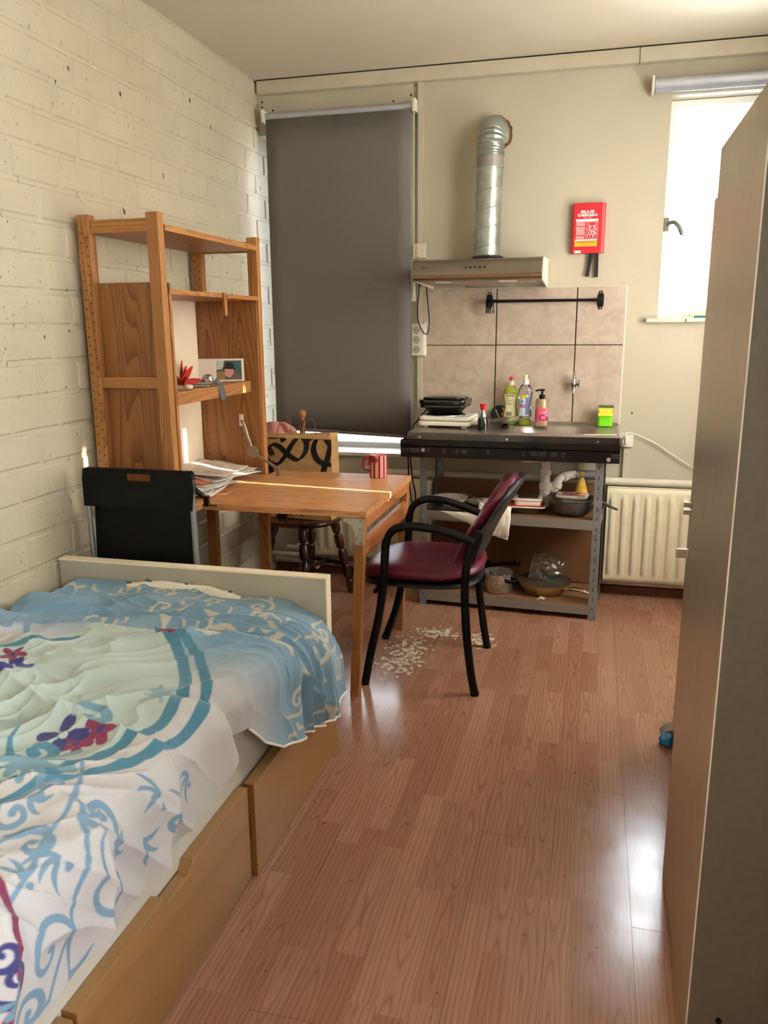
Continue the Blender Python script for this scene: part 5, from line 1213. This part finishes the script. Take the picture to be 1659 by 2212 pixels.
sg = thing('sponge_holder', 'bright green sponge cup on the sink edge', 'cup', (1.853, -.085, WZ+.0))
LIME = pm((110, 196, 22), .35, var=.04, name='lime_plastic')
mk('cup', xf(J(*[prism(rrect(.072, .056, .014), 'xy', 0, .004)]+[J(prism([(a[0], a[1]), (b[0], b[1]), (b[0]*.94, b[1]*.94), (a[0]*.94, a[1]*.94)], 'xy', .002, .050)) for a, b in zip(rrect(.074, .058, .014), rrect(.074, .058, .014)[1:]+rrect(.074, .058, .014)[:1])]), T(1.853, -.085, WZ+.004)), LIME, sg)
mk('rim', xf(tube([(a, b, 0) for a, b in rrect(.078, .062, .016)], .003, 6, closed=True), T(1.853, -.085, WZ+.054)), LIME, sg, smooth=True)
for dx in (-.022, .022):
    for dy in (-.015, .015): mk('foot', cyl((1.853+dx, -.085+dy, WZ), (1.853+dx, -.085+dy, WZ+.006), .005, n=10), LIME, sg)
sn = thing('sponge', 'yellow scouring sponge sitting in the green cup', 'sponge', (1.855, -.085, WZ+.0))
pf_ = [(1.819, .040), (1.889, .040), (1.891, .064), (1.884, .073), (1.884, .078), (1.891, .088), (1.887, .096), (1.823, .096), (1.817, .088), (1.824, .078), (1.824, .073), (1.817, .064)]
mk('foam', prism([(a, WZ+b) for a, b in pf_], 'xz', -.108, -.064), pm((236, 206, 70), .9, var=.06, bump=.7, bs=300, name='yellow_foam'), sn, bev=.002)
mk('scour_pad', box(1.820, 1.892, -.110, -.062, WZ+.096, WZ+.105), pm((74, 98, 56), .95, var=.2, vs=200, bump=.8, bs=400, name='green_scour'), sn, bev=.0015)
o = mk('plastic_knife', xf(prism([(-.07, -.006), (.05, -.007), (.058, -.003), (.058, .003), (.05, .006), (-.07, .004), (-.09, -.003)], 'xy', 0, .0025), T(1.845, -.44, WZ+.002) @ Rz(10)), PVC, bev=.0008); tag(o, 'white plastic knife lying across the right front of the worktop', 'knife')

# ------------------------------------------------------------------ things on the middle shelf
MZ = .5012
def sp3(x, y): return (x, y)
PLATE = pm((228, 222, 214), .25, var=.02, name='white_china')
tr = mk('tray', J(prism(rrect(.20, .20, .02, cx=1.10, cy=-.31), 'xy', MZ, MZ+.006)), glass((214, 224, 220), .15, 'clear_tray'), bev=.002); tag(tr, 'clear plastic tray under the white bowl on the shelf', 'tray')
bl_ = mk('bowl', lathe([(.0, .0), (.035, .0), (.04, .006), (.075, .022), (.093, .038), (.096, .043), (.092, .0415), (.072, .027), (.036, .010), (.0, .008)], (1.10, -.30, MZ+.0065), 36), PLATE, smooth=True); tag(bl_, 'wide white bowl at the left of the middle shelf', 'bowl')
pl_ = mk('plate', lathe([(.0, .0), (.05, .0), (.085, .014), (.088, .017), (.084, .0165), (.05, .005), (.0, .005)], (1.262, -.225, MZ+.002), 36), PLATE, smooth=True); tag(pl_, 'white plate half hidden behind the armchair backrest', 'plate')
fk_ = mk('fork', J(tube(spl([(1.20, -.30, MZ+.062), (1.235, -.31, MZ+.054), (1.27, -.32, MZ+.048)]), .003, 6), xf(prism([(-.008, 0), (.008, 0), (.009, .02), (.008, .045), (.005, .045), (.004, .022), (.0015, .022), (.001, .045), (-.001, .045), (-.0015, .022), (-.004, .022), (-.005, .045), (-.008, .045), (-.009, .02)], 'xy', 0, .0015), T(1.20, -.30, MZ+.062) @ Rz(75) @ Rx(14))), GALV, smooth=False); tag(fk_, 'steel fork lying on the bowl rim', 'fork')
def towelpt(u, v):
    # runs over the shelf, down in front of the beam
    x = 1.235+.16*u+.035*math.sin(v*2.4)
    if v < .6: y = -.26-.195*(v/.6); z = MZ+.018+.022*nz_(Vector((u*4, v*5, 2)))+.02*(1-v)
    else: t = (v-.6)/.4; y = -.470-.008*math.sin(t*3)-.006*nz_(Vector((u*5, v*4, 8))); z = MZ+.012-.118*t*(.75+.35*u)
    return (x+.006*nz_(Vector((u*6, v*8, 3))), y+.010*nz_(Vector((u*7, v*3, 5))) - (.004 if v > .6 else 0), max(z, MZ+.006) if v < .6 else z)
TOW = NT('tea_towel'); tc = TOW.obj(); _x, _y, _z = TOW.sep(tc); stp = TOW.math('ADD', TOW.map(TOW.math('ABSOLUTE', TOW.math('SUBTRACT', _z, .018)), .0012, .0018, 1, 0), TOW.map(TOW.math('ABSOLUTE', TOW.math('SUBTRACT', _z, .027)), .0008, .0014, 1, 0)); TOW['Base Color'] = TOW.mix(stp, lin((228, 218, 202)), lin((100, 110, 150))); TOW['Roughness'] = .9; TOW.bump(TOW.noise(tc, 300, 2), .3, .002)
o = mk('tea_towel', grid(26, 44, towelpt), TOW.m, smooth=True, thick=.003); tag(o, 'white tea towel with blue stripes hanging over the middle shelf edge', 'towel')
def flap(u, v): return (1.075+.19*u+.02*v, -.452-.022*math.sin(v*2)-.02*u, MZ+.010+.012*nz_(Vector((u*4, v*3, 1)))-.075*v*v*u)
o = mk('paper_towel', grid(18, 14, flap), pm((200, 192, 178), .9, var=.03, name='soft_paper'), smooth=True, thick=.002); tag(o, 'white cloth flap hanging over the shelf below the bowl', 'cloth')
CLEARBAG = NT('clear_film'); _g = CLEARBAG.new('ShaderNodeBsdfGlossy'); _g.inputs['Roughness'].default_value = .12; _t = CLEARBAG.new('ShaderNodeBsdfTransparent'); _t.inputs[0].default_value = (.90, .90, .88, 1); _d = CLEARBAG.new('ShaderNodeBsdfTranslucent'); _d.inputs[0].default_value = (.8, .8, .78, 1)
_m1 = CLEARBAG.new('ShaderNodeMixShader'); _m1.inputs[0].default_value = .10; _m2 = CLEARBAG.new('ShaderNodeMixShader'); _lw = CLEARBAG.new('ShaderNodeLayerWeight'); _lw.inputs[0].default_value = .25
CLEARBAG.t.links.new(_t.outputs[0], _m1.inputs[1]); CLEARBAG.t.links.new(_d.outputs[0], _m1.inputs[2]); CLEARBAG.t.links.new(CLEARBAG.math('MULTIPLY_ADD', _lw.outputs['Fresnel'], .8, .10), _m2.inputs[0]); CLEARBAG.t.links.new(_m1.outputs[0], _m2.inputs[1]); CLEARBAG.t.links.new(_g.outputs[0], _m2.inputs[2]); CLEARBAG.t.links.new(_m2.outputs[0], CLEARBAG.out.inputs[0])
_bn = CLEARBAG.new('ShaderNodeBump'); _bn.inputs['Strength'].default_value = .5; _bn.inputs['Distance'].default_value = .006; CLEARBAG.t.links.new(CLEARBAG.noise(CLEARBAG.obj(), 55, 3, .6, 1.0), _bn.inputs['Height']); CLEARBAG.t.links.new(_bn.outputs[0], _g.inputs['Normal'])
def crumple(cx, cy, z0, rx, ry, h, seed, k=30, m=22, lump=.22):
    V = []
    for j in range(m):
        v = j/(m-1); ph = -math.pi/2+math.pi*v
        for i in range(k):
            th = 2*math.pi*i/k; d = Vector((math.cos(ph)*math.cos(th), math.cos(ph)*math.sin(th), math.sin(ph)))
            r = 1+lump*nz_(d*2.1+Vector((seed, 0, 0)))+.12*(1-abs(nz_(d*4.2+Vector((0, seed, 0)))))**3
            V.append((cx+d.x*rx*r, cy+d.y*ry*r, max(z0, z0+h*.5+d.z*h*.5*r)))
    return V, [(j*k+i, j*k+(i+1) % k, (j+1)*k+(i+1) % k, (j+1)*k+i) for j in range(m-1) for i in range(k)]
o = mk('plastic_bag', crumple(1.395, -.27, MZ+.004, .058, .05, .095, 3.1), CLEARBAG.m, smooth=True); tag(o, 'crumpled clear plastic bag beside the white lunch box', 'plastic bag')
gl_ = mk('glass_dish', J(prism(rrect(.155, .135, .02, cx=1.49, cy=-.33), 'xy', MZ, MZ+.030)), glass((190, 200, 176), .08, 'green_glass'), bev=.004); tag(gl_, 'low clear glass dish under the red tray', 'dish')
REDT = pm((196, 66, 52), .4, name='red_melamine')
o = thing('red_tray', 'red tray with a pale rim under the lunch box', 'tray', (1.492, -.325, MZ+.0305))
mk('tray_plate', prism(rrect(.185, .17, .02, cx=1.492, cy=-.325), 'xy', MZ+.031, MZ+.037), REDT, o, bev=.001)
mk('tray_rim', tube([(a, b, MZ+.036) for a, b in rrect(.189, .174, .022, cx=1.492, cy=-.325)], .004, 6, closed=True), pm((226, 214, 190), .4, name='cream_rim'), o, smooth=True)
lbx = thing('lunch_box', 'white plastic lunch box with lid on the red tray', 'lunch box', (1.50, -.325, MZ+.038))
LBP = pm((238, 222, 214), .35, var=.02, name='pale_pink_plastic')
mk('box_body', prism(rrect(.130, .115, .018, cx=1.502, cy=-.322), 'xy', MZ+.038, MZ+.062), LBP, lbx, bev=.003)
mk('lid', prism(rrect(.140, .125, .02, cx=1.502, cy=-.322), 'xy', MZ+.0625, MZ+.073), LBP, lbx, bev=.003)
mk('lid_panel', prism(rrect(.10, .085, .015, cx=1.502, cy=-.322), 'xy', MZ+.073, MZ+.077), glass((226, 220, 208), .3, 'frosted_lid'), lbx, bev=.002)
mk('clip', box(1.420, 1.436, -.342, -.302, MZ+.055, MZ+.068), LBP, lbx, bev=.002)
co = thing('colander_pan', 'grey ribbed colander with a long handle on the middle shelf', 'colander', (1.715, -.345, MZ))
GREYP = pm((98, 94, 90), .4, .3, var=.08, name='grey_plastic')
mk('bowl', lathe([(.0, .0), (.06, .0), (.082, .010), (.100, .035), (.110, .068), (.112, .078), (.122, .082), (.122, .086), (.108, .084), (.105, .070), (.096, .037), (.078, .014), (.0, .006)], (1.715, -.345, MZ+.001), 48), GREYP, co, smooth=True)
ribs = []
for k in range(52):
    a = 2*math.pi*k/52; ribs.append(tube([(1.715+(r+.001)*math.cos(a), -.345+(r+.001)*math.sin(a), MZ+z) for r, z in ((.088, .018), (.100, .036), (.109, .062))], .0022, 5))
h = mk('ribs', J(*ribs), GREYP, co, smooth=True); h['kind'] = 'stuff'
mk('handle', tube(spl([(1.825, -.375, MZ+.080), (1.86, -.405, MZ+.074), (1.895, -.44, MZ+.066), (1.925, -.47, MZ+.060)]), [.010]*6+[.008]*6+[.006]*7, 10), GREYP, co, smooth=True)
mp = thing('meat_package', 'flat sealed meat package lying on the colander', 'package', (1.715, -.345, MZ+.0875))
PM = T(1.715, -.345, MZ+.0875) @ Rz(-8)
mk('tray', xf(prism(rrect(.15, .115, .02), 'xy', 0, .012), PM), pm((214, 200, 188), .25, name='film_tray'), mp, bev=.003)
MEAT = NT('meat_print'); _f = MEAT.noise(MEAT.obj(), 34, 4, .6, .6); MEAT['Base Color'] = MEAT.ramp(_f, [(.35, (110, 30, 34)), (.5, (150, 70, 66)), (.62, (206, 150, 140))]); MEAT['Roughness'] = .2
mk('contents', xf(prism(rrect(.125, .09, .02), 'xy', .0122, .0145), PM), MEAT.m, mp)
yb_ = thing('food_bag', 'yellow twisted food bag standing behind the colander', 'bag', (1.755, -.165, MZ))
mk('bag_body', J(xf(lathe([(.0, 0), (.03, .0), (.034, .02), (.032, .07), (.022, .115), (.010, .150), (.008, .16), (.016, .178), (.0, .182)], n=20, sy=.55), T(1.755, -.165, MZ+.001))), pm((222, 178, 74), .35, var=.2, vs=40, bump=.5, bs=60, name='yellow_film'), yb_, smooth=True)
mk('bag_print', J(box(1.74, 1.772, -.1855, -.1835, MZ+.035, MZ+.05), box(1.742, 1.765, -.185, -.183, MZ+.06, MZ+.066)), pm((236, 232, 214), .5, name='pale_print'), yb_)
mk('tie', cyl((1.755, -.165, MZ+.152), (1.755, -.165, MZ+.160), .0095), pm((110, 100, 84), .6, name='grey_tie'), yb_)

# ------------------------------------------------------------------ things on the bottom shelf
LZ = .0752
po = thing('saucepan', 'small steel saucepan with black handle on the bottom shelf', 'pan', (1.362, -.325, LZ))
POT = brushed('pot_steel', (196, 188, 176), .24, 'x', .7)
mk('pot', lathe([(.0, 0), (.066, 0), (.073, .006), (.074, .095), (.078, .098), (.078, .101), (.072, .099), (.071, .008), (.0, .004)], (1.362, -.325, LZ), 40), POT, po, smooth=True)
mk('handle', tube(spl([(1.405, -.385, LZ+.072), (1.425, -.405, LZ+.072), (1.455, -.392, LZ+.074), (1.458, -.365, LZ+.075), (1.432, -.35, LZ+.074)]), .008, 10, up=(0, 0, 1), sq=.7), BLACKP, po, smooth=True)
mk('handle', tube(spl([(1.318, -.27, LZ+.072), (1.30, -.245, LZ+.072), (1.27, -.255, LZ+.074), (1.268, -.282, LZ+.075), (1.295, -.30, LZ+.074)]), .008, 10, up=(0, 0, 1), sq=.7), BLACKP, po, smooth=True)
p2 = thing('second_pan', 'dark pan behind the saucepan, its black handle showing above', 'pan', (1.27, -.14, LZ))
mk('pan_body', lathe([(.0, 0), (.075, 0), (.085, .01), (.092, .095), (.090, .097), (.082, .012), (.0, .006)], (1.215, -.18, LZ), 32), BLACKP, p2, smooth=True)
mk('handle', tube(spl([(1.295, -.195, LZ+.09), (1.37, -.21, LZ+.108), (1.42, -.222, LZ+.116), (1.465, -.235, LZ+.120)]), [.009]*8+[.012]*11, 10, up=(0, 0, 1), sq=.8), pm((22, 16, 20), .3, name='bakelite'), p2, smooth=True)
mk('handle_cap', cyl((1.448, -.229, LZ+.128), (1.448, -.229, LZ+.132), .006, n=10), CHROME, p2)
fp = thing('frying_pan', 'golden frying pan with steel handle on the bottom shelf', 'pan', (1.59, -.27, LZ))
GOLD = pm((196, 160, 106), .3, .6, var=.12, vs=14, name='golden_enamel')
mk('pan_body', lathe([(.0, 0), (.092, 0), (.104, .006), (.130, .046), (.137, .060)], (1.59, -.285, LZ), 48), GOLD, fp, smooth=True)
mk('pan_inside', lathe([(.137, .0605), (.133, .0605), (.125, .046), (.099, .010), (.0, .006)], (1.59, -.285, LZ), 48), pm((74, 62, 54), .35, var=.15, name='worn_nonstick'), fp, smooth=True)
mk('handle', tube(spl([(1.695, -.358, LZ+.040), (1.73, -.37, LZ+.047), (1.77, -.375, LZ+.046), (1.815, -.38, LZ+.034), (1.84, -.385, LZ+.024)]), [.005]*7+[.010]*9+[.008]*9, 10, up=(0, 0, 1), sq=1.3), pm((190, 170, 146), .25, .9, name='handle_steel'), fp, smooth=True)
mk('handle_mount', xf(prism(rrect(.028, .02, .0095), 'xz', -.003, .003), T(1.690, -.366, LZ+.036) @ Rz(38)), pm((120, 70, 40), .4, .5, name='scorched_rivet'), fp)
o = thing('freezer_bag', 'clear plastic bag with a green strip lying in the frying pan', 'plastic bag', (1.60, -.26, LZ+.01))
def fbag(u, v, s):
    th = 1.0
    x = 1.515+.165*u+.02*v-.012*(1-v)*(1-u); z = LZ+.030+.150*v*(1-.22*u*u)+.014*nz_(Vector((u*4, v*4, s)))
    e = math.sin(math.pi*u)**.5*math.sin(math.pi*(.08+.84*v))**.5
    return (x+.006*nz_(Vector((u*7, v*7, 5+s)))*(0 if u in (0, 1) else 1), -.275+s*.035*e+.030*v+.012*nz_(Vector((u*5, v*6, s*3)))*(1-abs(2*u-1)**4), z if 0 < v else LZ+.022)
mk('film', J(grid(26, 24, lambda u, v: fbag(u, v, -1)), grid(26, 24, lambda u, v: fbag(u, v, 1))), CLEARBAG.m, o, smooth=True)
mk('green_strip', grid(12, 4, lambda u, v: (1.585+.075*u, -.285-.012*math.sin(u*3)+.004*v, LZ+.072-.018*u+.022*v-.01*u*u)), pm((40, 120, 84), .5, name='green_film'), o, smooth=True, thick=.001)
mk('contents', crumple(1.60, -.262, LZ+.016, .055, .024, .05, 8.0, 20, 14), pm((176, 172, 156), .5, var=.1, bump=.6, bs=60, name='pale_contents'), o, smooth=True)
for k, (pts_, lab) in enumerate(((((1.565, -.430), (1.585, -.425), (1.605, -.428)), 'thin white plastic scrap on the bottom shelf edge'), (((1.575, -.405), (1.59, -.40), (1.60, -.408), (1.612, -.402)), 'tiny folded white plastic bit in front of the frying pan'))):
    o = mk('plastic_scrap', strip([(a, b, LZ+.002+.004*(i % 2)) for i, (a, b) in enumerate(pts_)], .006, (0, 1, .3)), PVC, thick=.0015); tag(o, lab, 'scrap')

# ------------------------------------------------------------------ things on the table
mg = thing('mug', 'pink mug with dark red stripes on the table', 'mug', (.868, -.853, TZ))
MC = (.868, -.853, TZ+.0005); MR = .0405
def mugmat():
    n = NT('striped_glaze'); x, y, z = n.sep(n.obj()); a = n.math('ARCTAN2', y, x); f = n.math('FRACT', n.math('ADD', n.math('MULTIPLY', a, 11/(2*math.pi)), .3))
    m = n.math('MULTIPLY', n.map(f, .33, .36, 1, 0), n.map(n.math('ADD', n.math('POWER', x, 2.0), n.math('POWER', y, 2.0)), .00150, .00152, 0, 1))
    n['Base Color'] = n.mix(m, lin((222, 146, 138)), lin((110, 18, 28))); n['Roughness'] = .22; n['Coat Weight'] = .3; return n.m
mk('cup', lathe([(.0, 0), (.036, 0), (.0395, .003), (MR, .008), (.0402, .098), (.0395, .102), (.037, .100), (.036, .008), (.0, .005)], MC, 40), mugmat(), mg, smooth=True)
RGL = pm((136, 28, 40), .22, name='red_glaze', coat=.3)
mk('handle', tube(spl([(.837, -.877, TZ+.096), (.818, -.892, TZ+.092), (.810, -.897, TZ+.072), (.814, -.893, TZ+.05), (.828, -.883, TZ+.040), (.838, -.876, TZ+.034)]), .0065, 10), RGL, mg, smooth=True)
mk('handle_loop', tube(spl([(.838, -.880, TZ+.098), (.855, -.897, TZ+.100), (.872, -.900, TZ+.090), (.868, -.901, TZ+.078), (.852, -.898, TZ+.080), (.838, -.886, TZ+.090), (.832, -.884, TZ+.06)]), .0048, 8), RGL, mg, smooth=True)
# papers
PAPER = pm((206, 194, 178), .8, var=.02, name='writing_paper'); PAPER2 = pm((212, 206, 200), .8, var=.02, name='white_paper'); PENCIL = pm((120, 110, 104), .8, name='pencil')
random.seed(21)
def sheet(name, cx, cy, rz, z, w, h, lift, seed, m, label, group='loose papers on the desk shelf', curl=.008):
    M = T(cx, cy, z) @ Rz(rz)
    def f(u, v):
        x, y = (u-.5)*w, (v-.5)*h
        zz = lift*(1-u)**1.5+curl*nz_(Vector((u*1.7+seed, v*1.7, seed)))+.003*nz_(Vector((u*4, v*4, seed)))+curl*.6
        return tuple(M @ Vector((x, y, zz)))
    o = mk(name, grid(14, 16, f), m, smooth=True, thick=.0006); return tag(o, label, 'paper', group), f, M
zs = TZ
defs = [(.19, -1.30, 10, .004, .24, .32, .002, 1, PAPER2, 'lowest white sheet of the pile, by the near stay arm'), (.20, -1.36, 22, .010, .19, .297, .004, 2, pm((206, 206, 204), .6, name='grey_cover'), 'grey-covered leaflet low in the pile'), (.20, -1.28, -14, .016, .23, .30, .006, 3, PAPER2, 'crumpled white sheet sticking out toward the rubber band'),
        (.18, -1.20, 6, .022, .24, .31, .01, 4, PAPER2, 'white sheet in the middle of the pile, corner toward the table'), (.15, -1.26, 12, .028, .20, .20, .01, 5, pm((206, 120, 84), .5, var=.25, vs=40, name='orange_print_sheet'), 'orange printed flyer edge under the top sheets'),
        (.205, -1.10, -18, .030, .24, .30, .016, 6, PAPER2, 'white sheet fanned out at the far side of the pile'), (.185, -1.07, -8, .036, .23, .297, .02, 7, PAPER, 'cream sheet second from the top of the pile'), (.17, -1.10, 4, .042, .24, .30, .03, 8, PAPER, 'topmost cream sheet with faint handwriting')]
for k, (cx, cy, rz, z, w, h, lf, sd, m, lab) in enumerate(defs):
    o, f, M = sheet('paper_sheet', cx, cy, rz, zs+z, w, h, lf, sd, m, lab)
    if k == 7:
        wr = []
        for r in range(9):
            v = .15+.08*r; u0, u1 = .18+random.uniform(0, .1), .55+random.uniform(0, .35); q = []
            for i in range(40):
                u = u0+(u1-u0)*i/39; p = Vector(f(min(1, u), v+.008*math.sin(i*1.9+r)*random.random())); q.append((p.x, p.y, p.z+.0012))
            wr.append(tube(q, .0006, 4))
        h = mk('handwriting', J(*wr), PENCIL, o); h['kind'] = 'stuff'
bnd = U(475, 1065, 'z', TZ+.002)
o = mk('rubber_band', tube([(bnd[0]+.034*math.cos(a)*(1+.06*math.sin(2*a)), bnd[1]+.040*math.sin(a), TZ+.0025) for a in np.linspace(0, 2*math.pi, 40)[:-1]], .0022, 6, closed=True), pm((226, 176, 120), .6, name='tan_rubber'), smooth=True); tag(o, 'tan rubber band lying on the table by the papers', 'rubber band')
st = U(543, 1028, 'z', TZ); o = mk('paper_label', xf(box(-.012, .012, -.008, .008, 0, .0006), T(st[0], st[1], TZ+.0006) @ Rz(5)), PAPER2); tag(o, 'tiny torn white label stuck on the tabletop', 'label')

# ------------------------------------------------------------------ things on the bookcase shelf
Z3 = 1.1805
fw_ = thing('fabric_flower', 'red fabric lily lying on the bookcase shelf', 'flower', (.25, -1.47, Z3))
PET = pm((176, 34, 20), .75, var=.12, name='red_petal'); GRN = pm((150, 110, 50), .7, name='dry_stem')
FC = Vector((.258, -1.49, Z3+.016))
def petal(d, up_, L, w):
    d = Vector(d).normalized(); s = d.cross(Vector(up_)).normalized(); nn = s.cross(d); V = []
    for j in range(9):
        t = j/8; ww = w*math.sin(math.pi*(.06+.9*t))**.8*(1-.25*t)
        c = FC+d*(L*t)+nn*(.18*L*t*t)
        for i in range(5): q = (i-2)/2; V.append(tuple(c+s*(q*ww)+nn*(abs(q)*ww*.35)))
    return V, [(j*5+i, j*5+i+1, (j+1)*5+i+1, (j+1)*5+i) for j in range(8) for i in range(4)]
for d, L, w in (((-.1, .05, 1), .088, .016), ((.15, .55, .75), .085, .019), ((.3, -.3, .25), .06, .015), ((.35, .75, .10), .088, .015), ((-.3, -.45, .5), .05, .014), ((.05, .30, 1), .072, .017)): mk('petal', petal(d, (.9, .1, .2), L, w), PET, fw_, smooth=True, thick=.0012)
mk('stem', tube([FC+Vector((0, -.03, .012)), FC+Vector((0, -.01, 0)), FC], .005, 6), GRN, fw_, smooth=True)
mk('stamen', tube([FC, FC+Vector((.0, .04, .025)), FC+Vector((.0, .065, .035))], .0018, 5), pm((196, 160, 90), .7, name='stamen_yellow'), fw_)
o = mk('pebble', cushion(.305, -1.515, .014, .018, Z3+.0005, Z3+.016, 2.2, k=20), PVC, smooth=True); tag(o, 'small white soft object beside the red flower', 'ornament')
for k, (cx, cy, rz, lab) in enumerate(((.255, -1.33, 12, 'white leaflet lying flat on the bookcase shelf'), (.24, -1.28, -6, 'printed white leaflet on top of the flat one on the bookcase shelf'))):
    o = mk('leaflet', xf(box(-.05, .05, -.075, .075, 0, .0012), T(cx, cy, Z3+.001+.004*k) @ Rz(rz) @ Ry(-2*k)), PAPER2); tag(o, lab, 'paper', 'leaflets on the bookcase shelf')
    if k: mk('print', xf(box(-.02, .03, -.05, .02, .0012, .0016), T(cx, cy, Z3+.001+.004*k) @ Rz(rz) @ Ry(-2*k)), pm((110, 116, 120), .7, name='grey_print'), o)
o = mk('foil_ball', crumple(.225, -1.20, Z3+.0005, .022, .020, .034, 5.5, 20, 14, .35), pm((176, 170, 160), .25, .8, name='foil'), smooth=True); tag(o, 'crumpled silver foil behind the greeting card', 'foil')
gc = thing('photo_card', 'folded white card with photo of a person in a dark hat', 'card', (.23, -1.02, Z3))
A = Vector((.200, -1.085, Z3+.0008)); Bc = Vector((.322, -1.045, Z3+.0008)); Cc = Vector((.135, -1.10, Z3+.0008))
def panel(a, b, h_, t=.0008):
    d = (b-a).normalized(); n_ = Vector((d.y, -d.x, 0))*t
    V = [tuple(p) for p in (a, b, b+Vector((0, 0, h_)), a+Vector((0, 0, h_)))]+[tuple(p+n_) for p in (a, b, b+Vector((0, 0, h_)), a+Vector((0, 0, h_)))]
    return V, [(0,1,2,3),(4,5,6,7),(0,1,5,4),(1,2,6,5),(2,3,7,6),(3,0,4,7)]
CARD = pm((236, 226, 214), .6, var=.02, name='card_stock')
cf = mk('front_leaf', panel(A, Bc, .095), CARD, gc); mk('back_leaf', panel(Cc, A, .095), CARD, gc)
d_ = (Bc-A); n_ = Vector((d_.y, -d_.x, 0)).normalized()
def onc(poly, off):
    V = [tuple(A+d_*u+Vector((0, 0, .095*v))+n_*off) for u, v in poly]; return V, [tuple(range(len(V)))]
PH = [((.08, .06), (.92, .06), (.92, .92), (.08, .92)), ]
def flat(poly, off, c, nm): mk('photo_print', onc(poly, off), pm(c, .35, name=nm), cf)
flat(PH[0], .0011, (70, 92, 84), 'photo_dark'); flat([(.08, .5), (.3, .55), (.35, .92), (.08, .92)], .0013, (196, 204, 196), 'photo_sky'); flat([(.45, .62), (.92, .60), (.92, .84), (.5, .84)], .0013, (46, 104, 100), 'photo_teal')
flat([(.08, .06), (.36, .06), (.34, .4), (.2, .45), (.08, .40)], .0013, (150, 120, 60), 'photo_straw')
flat([(.36, .06), (.92, .06), (.90, .22), (.76, .36), (.62, .42), (.46, .20)], .0014, (112, 92, 84), 'photo_coat'); flat([(.52, .16), (.66, .40), (.62, .43), (.48, .20)], .0015, (226, 220, 214), 'photo_collar')
flat([(.34, .30), (.40, .20), (.54, .22), (.66, .42), (.64, .58), (.36, .58), (.36, .42)], .0016, (206, 140, 120), 'photo_skin'); flat([(.28, .56), (.72, .52), (.68, .62), (.64, .80), (.52, .86), (.40, .82), (.36, .64), (.28, .60)], .0017, (34, 28, 30), 'photo_hat')
TAPE = pm((88, 92, 98), .8, var=.1, name='grey_felt')
tp = thing('grey_felt_scrap', 'grey felt leaf scrap draped over the bookcase shelf edge', 'felt', (.33, -1.31, Z3))
EX = FX+.0095
def leafs(pts_, w): 
    return strip(pts_, w, (0, 1, 0))
mk('lobe', leafs([(.30, -1.325, Z3+.004), (.32, -1.32, Z3+.006), (EX-.002, -1.318, Z3+.004), (EX, -1.314, Z3-.012), (EX+.002, -1.312, Z3-.030), (EX+.003, -1.308, Z3-.046), (EX+.003, -1.306, Z3-.058), (EX+.003, -1.305, Z3-.064)], [.02, .03, .036, .044, .050, .054, .044, .018]), TAPE, tp, smooth=True, thick=.0015)
mk('lobe', leafs([(.315, -1.325, Z3+.006), (.325, -1.33, Z3+.018), (.33, -1.322, Z3+.030), (.332, -1.315, Z3+.034)], [.03, .026, .014, .004]), TAPE, tp, smooth=True, thick=.0015)
mk('lobe', leafs([(.31, -1.30, Z3+.006), (.305, -1.275, Z3+.012), (.30, -1.25, Z3+.026), (.30, -1.235, Z3+.03)], [.03, .04, .036, .01]), TAPE, tp, smooth=True, thick=.0015)

# ------------------------------------------------------------------ bits on the sill and by the cabinets
sq = thing('sponge', 'pale green and blue sponge on the sill of the bright window', 'sponge', (2.27, .01, 1.439))
mk('foam', xf(box(-.04, .045, -.02, .02, .012, .030), T(2.27, .0, 1.4385) @ Ry(-14)), pm((206, 214, 170), .9, bump=.5, bs=200, name='pale_foam'), sq, bev=.004)
mk('scour_pad', box(2.25, 2.315, -.02, .02, 1.4385, 1.449), pm((60, 120, 150), .9, name='blue_scour'), sq, bev=.002)
bp0 = U(1441, 1600, 'z', .015)
o = mk('blue_wrapper', crumple(bp0[0]-.002, bp0[1], .0005, .022, .030, .034, 2.2, 18, 12, .35), pm((20, 120, 190), .3, name='blue_film'), smooth=True); tag(o, 'crumpled blue plastic wrapper on the floor by the cabinets', 'wrapper')
gz = U(1440, 1552, 'z', .0)
o = mk('floor_wedge', prism([(2.075, 0), (2.118, 0), (2.118, .034), (2.09, .022)], 'xz', -1.585, -1.52), pm((120, 112, 100), .5, name='grey_plastic_wedge'), bev=.002); tag(o, 'small grey wedge on the floor at the cabinet foot', 'wedge')
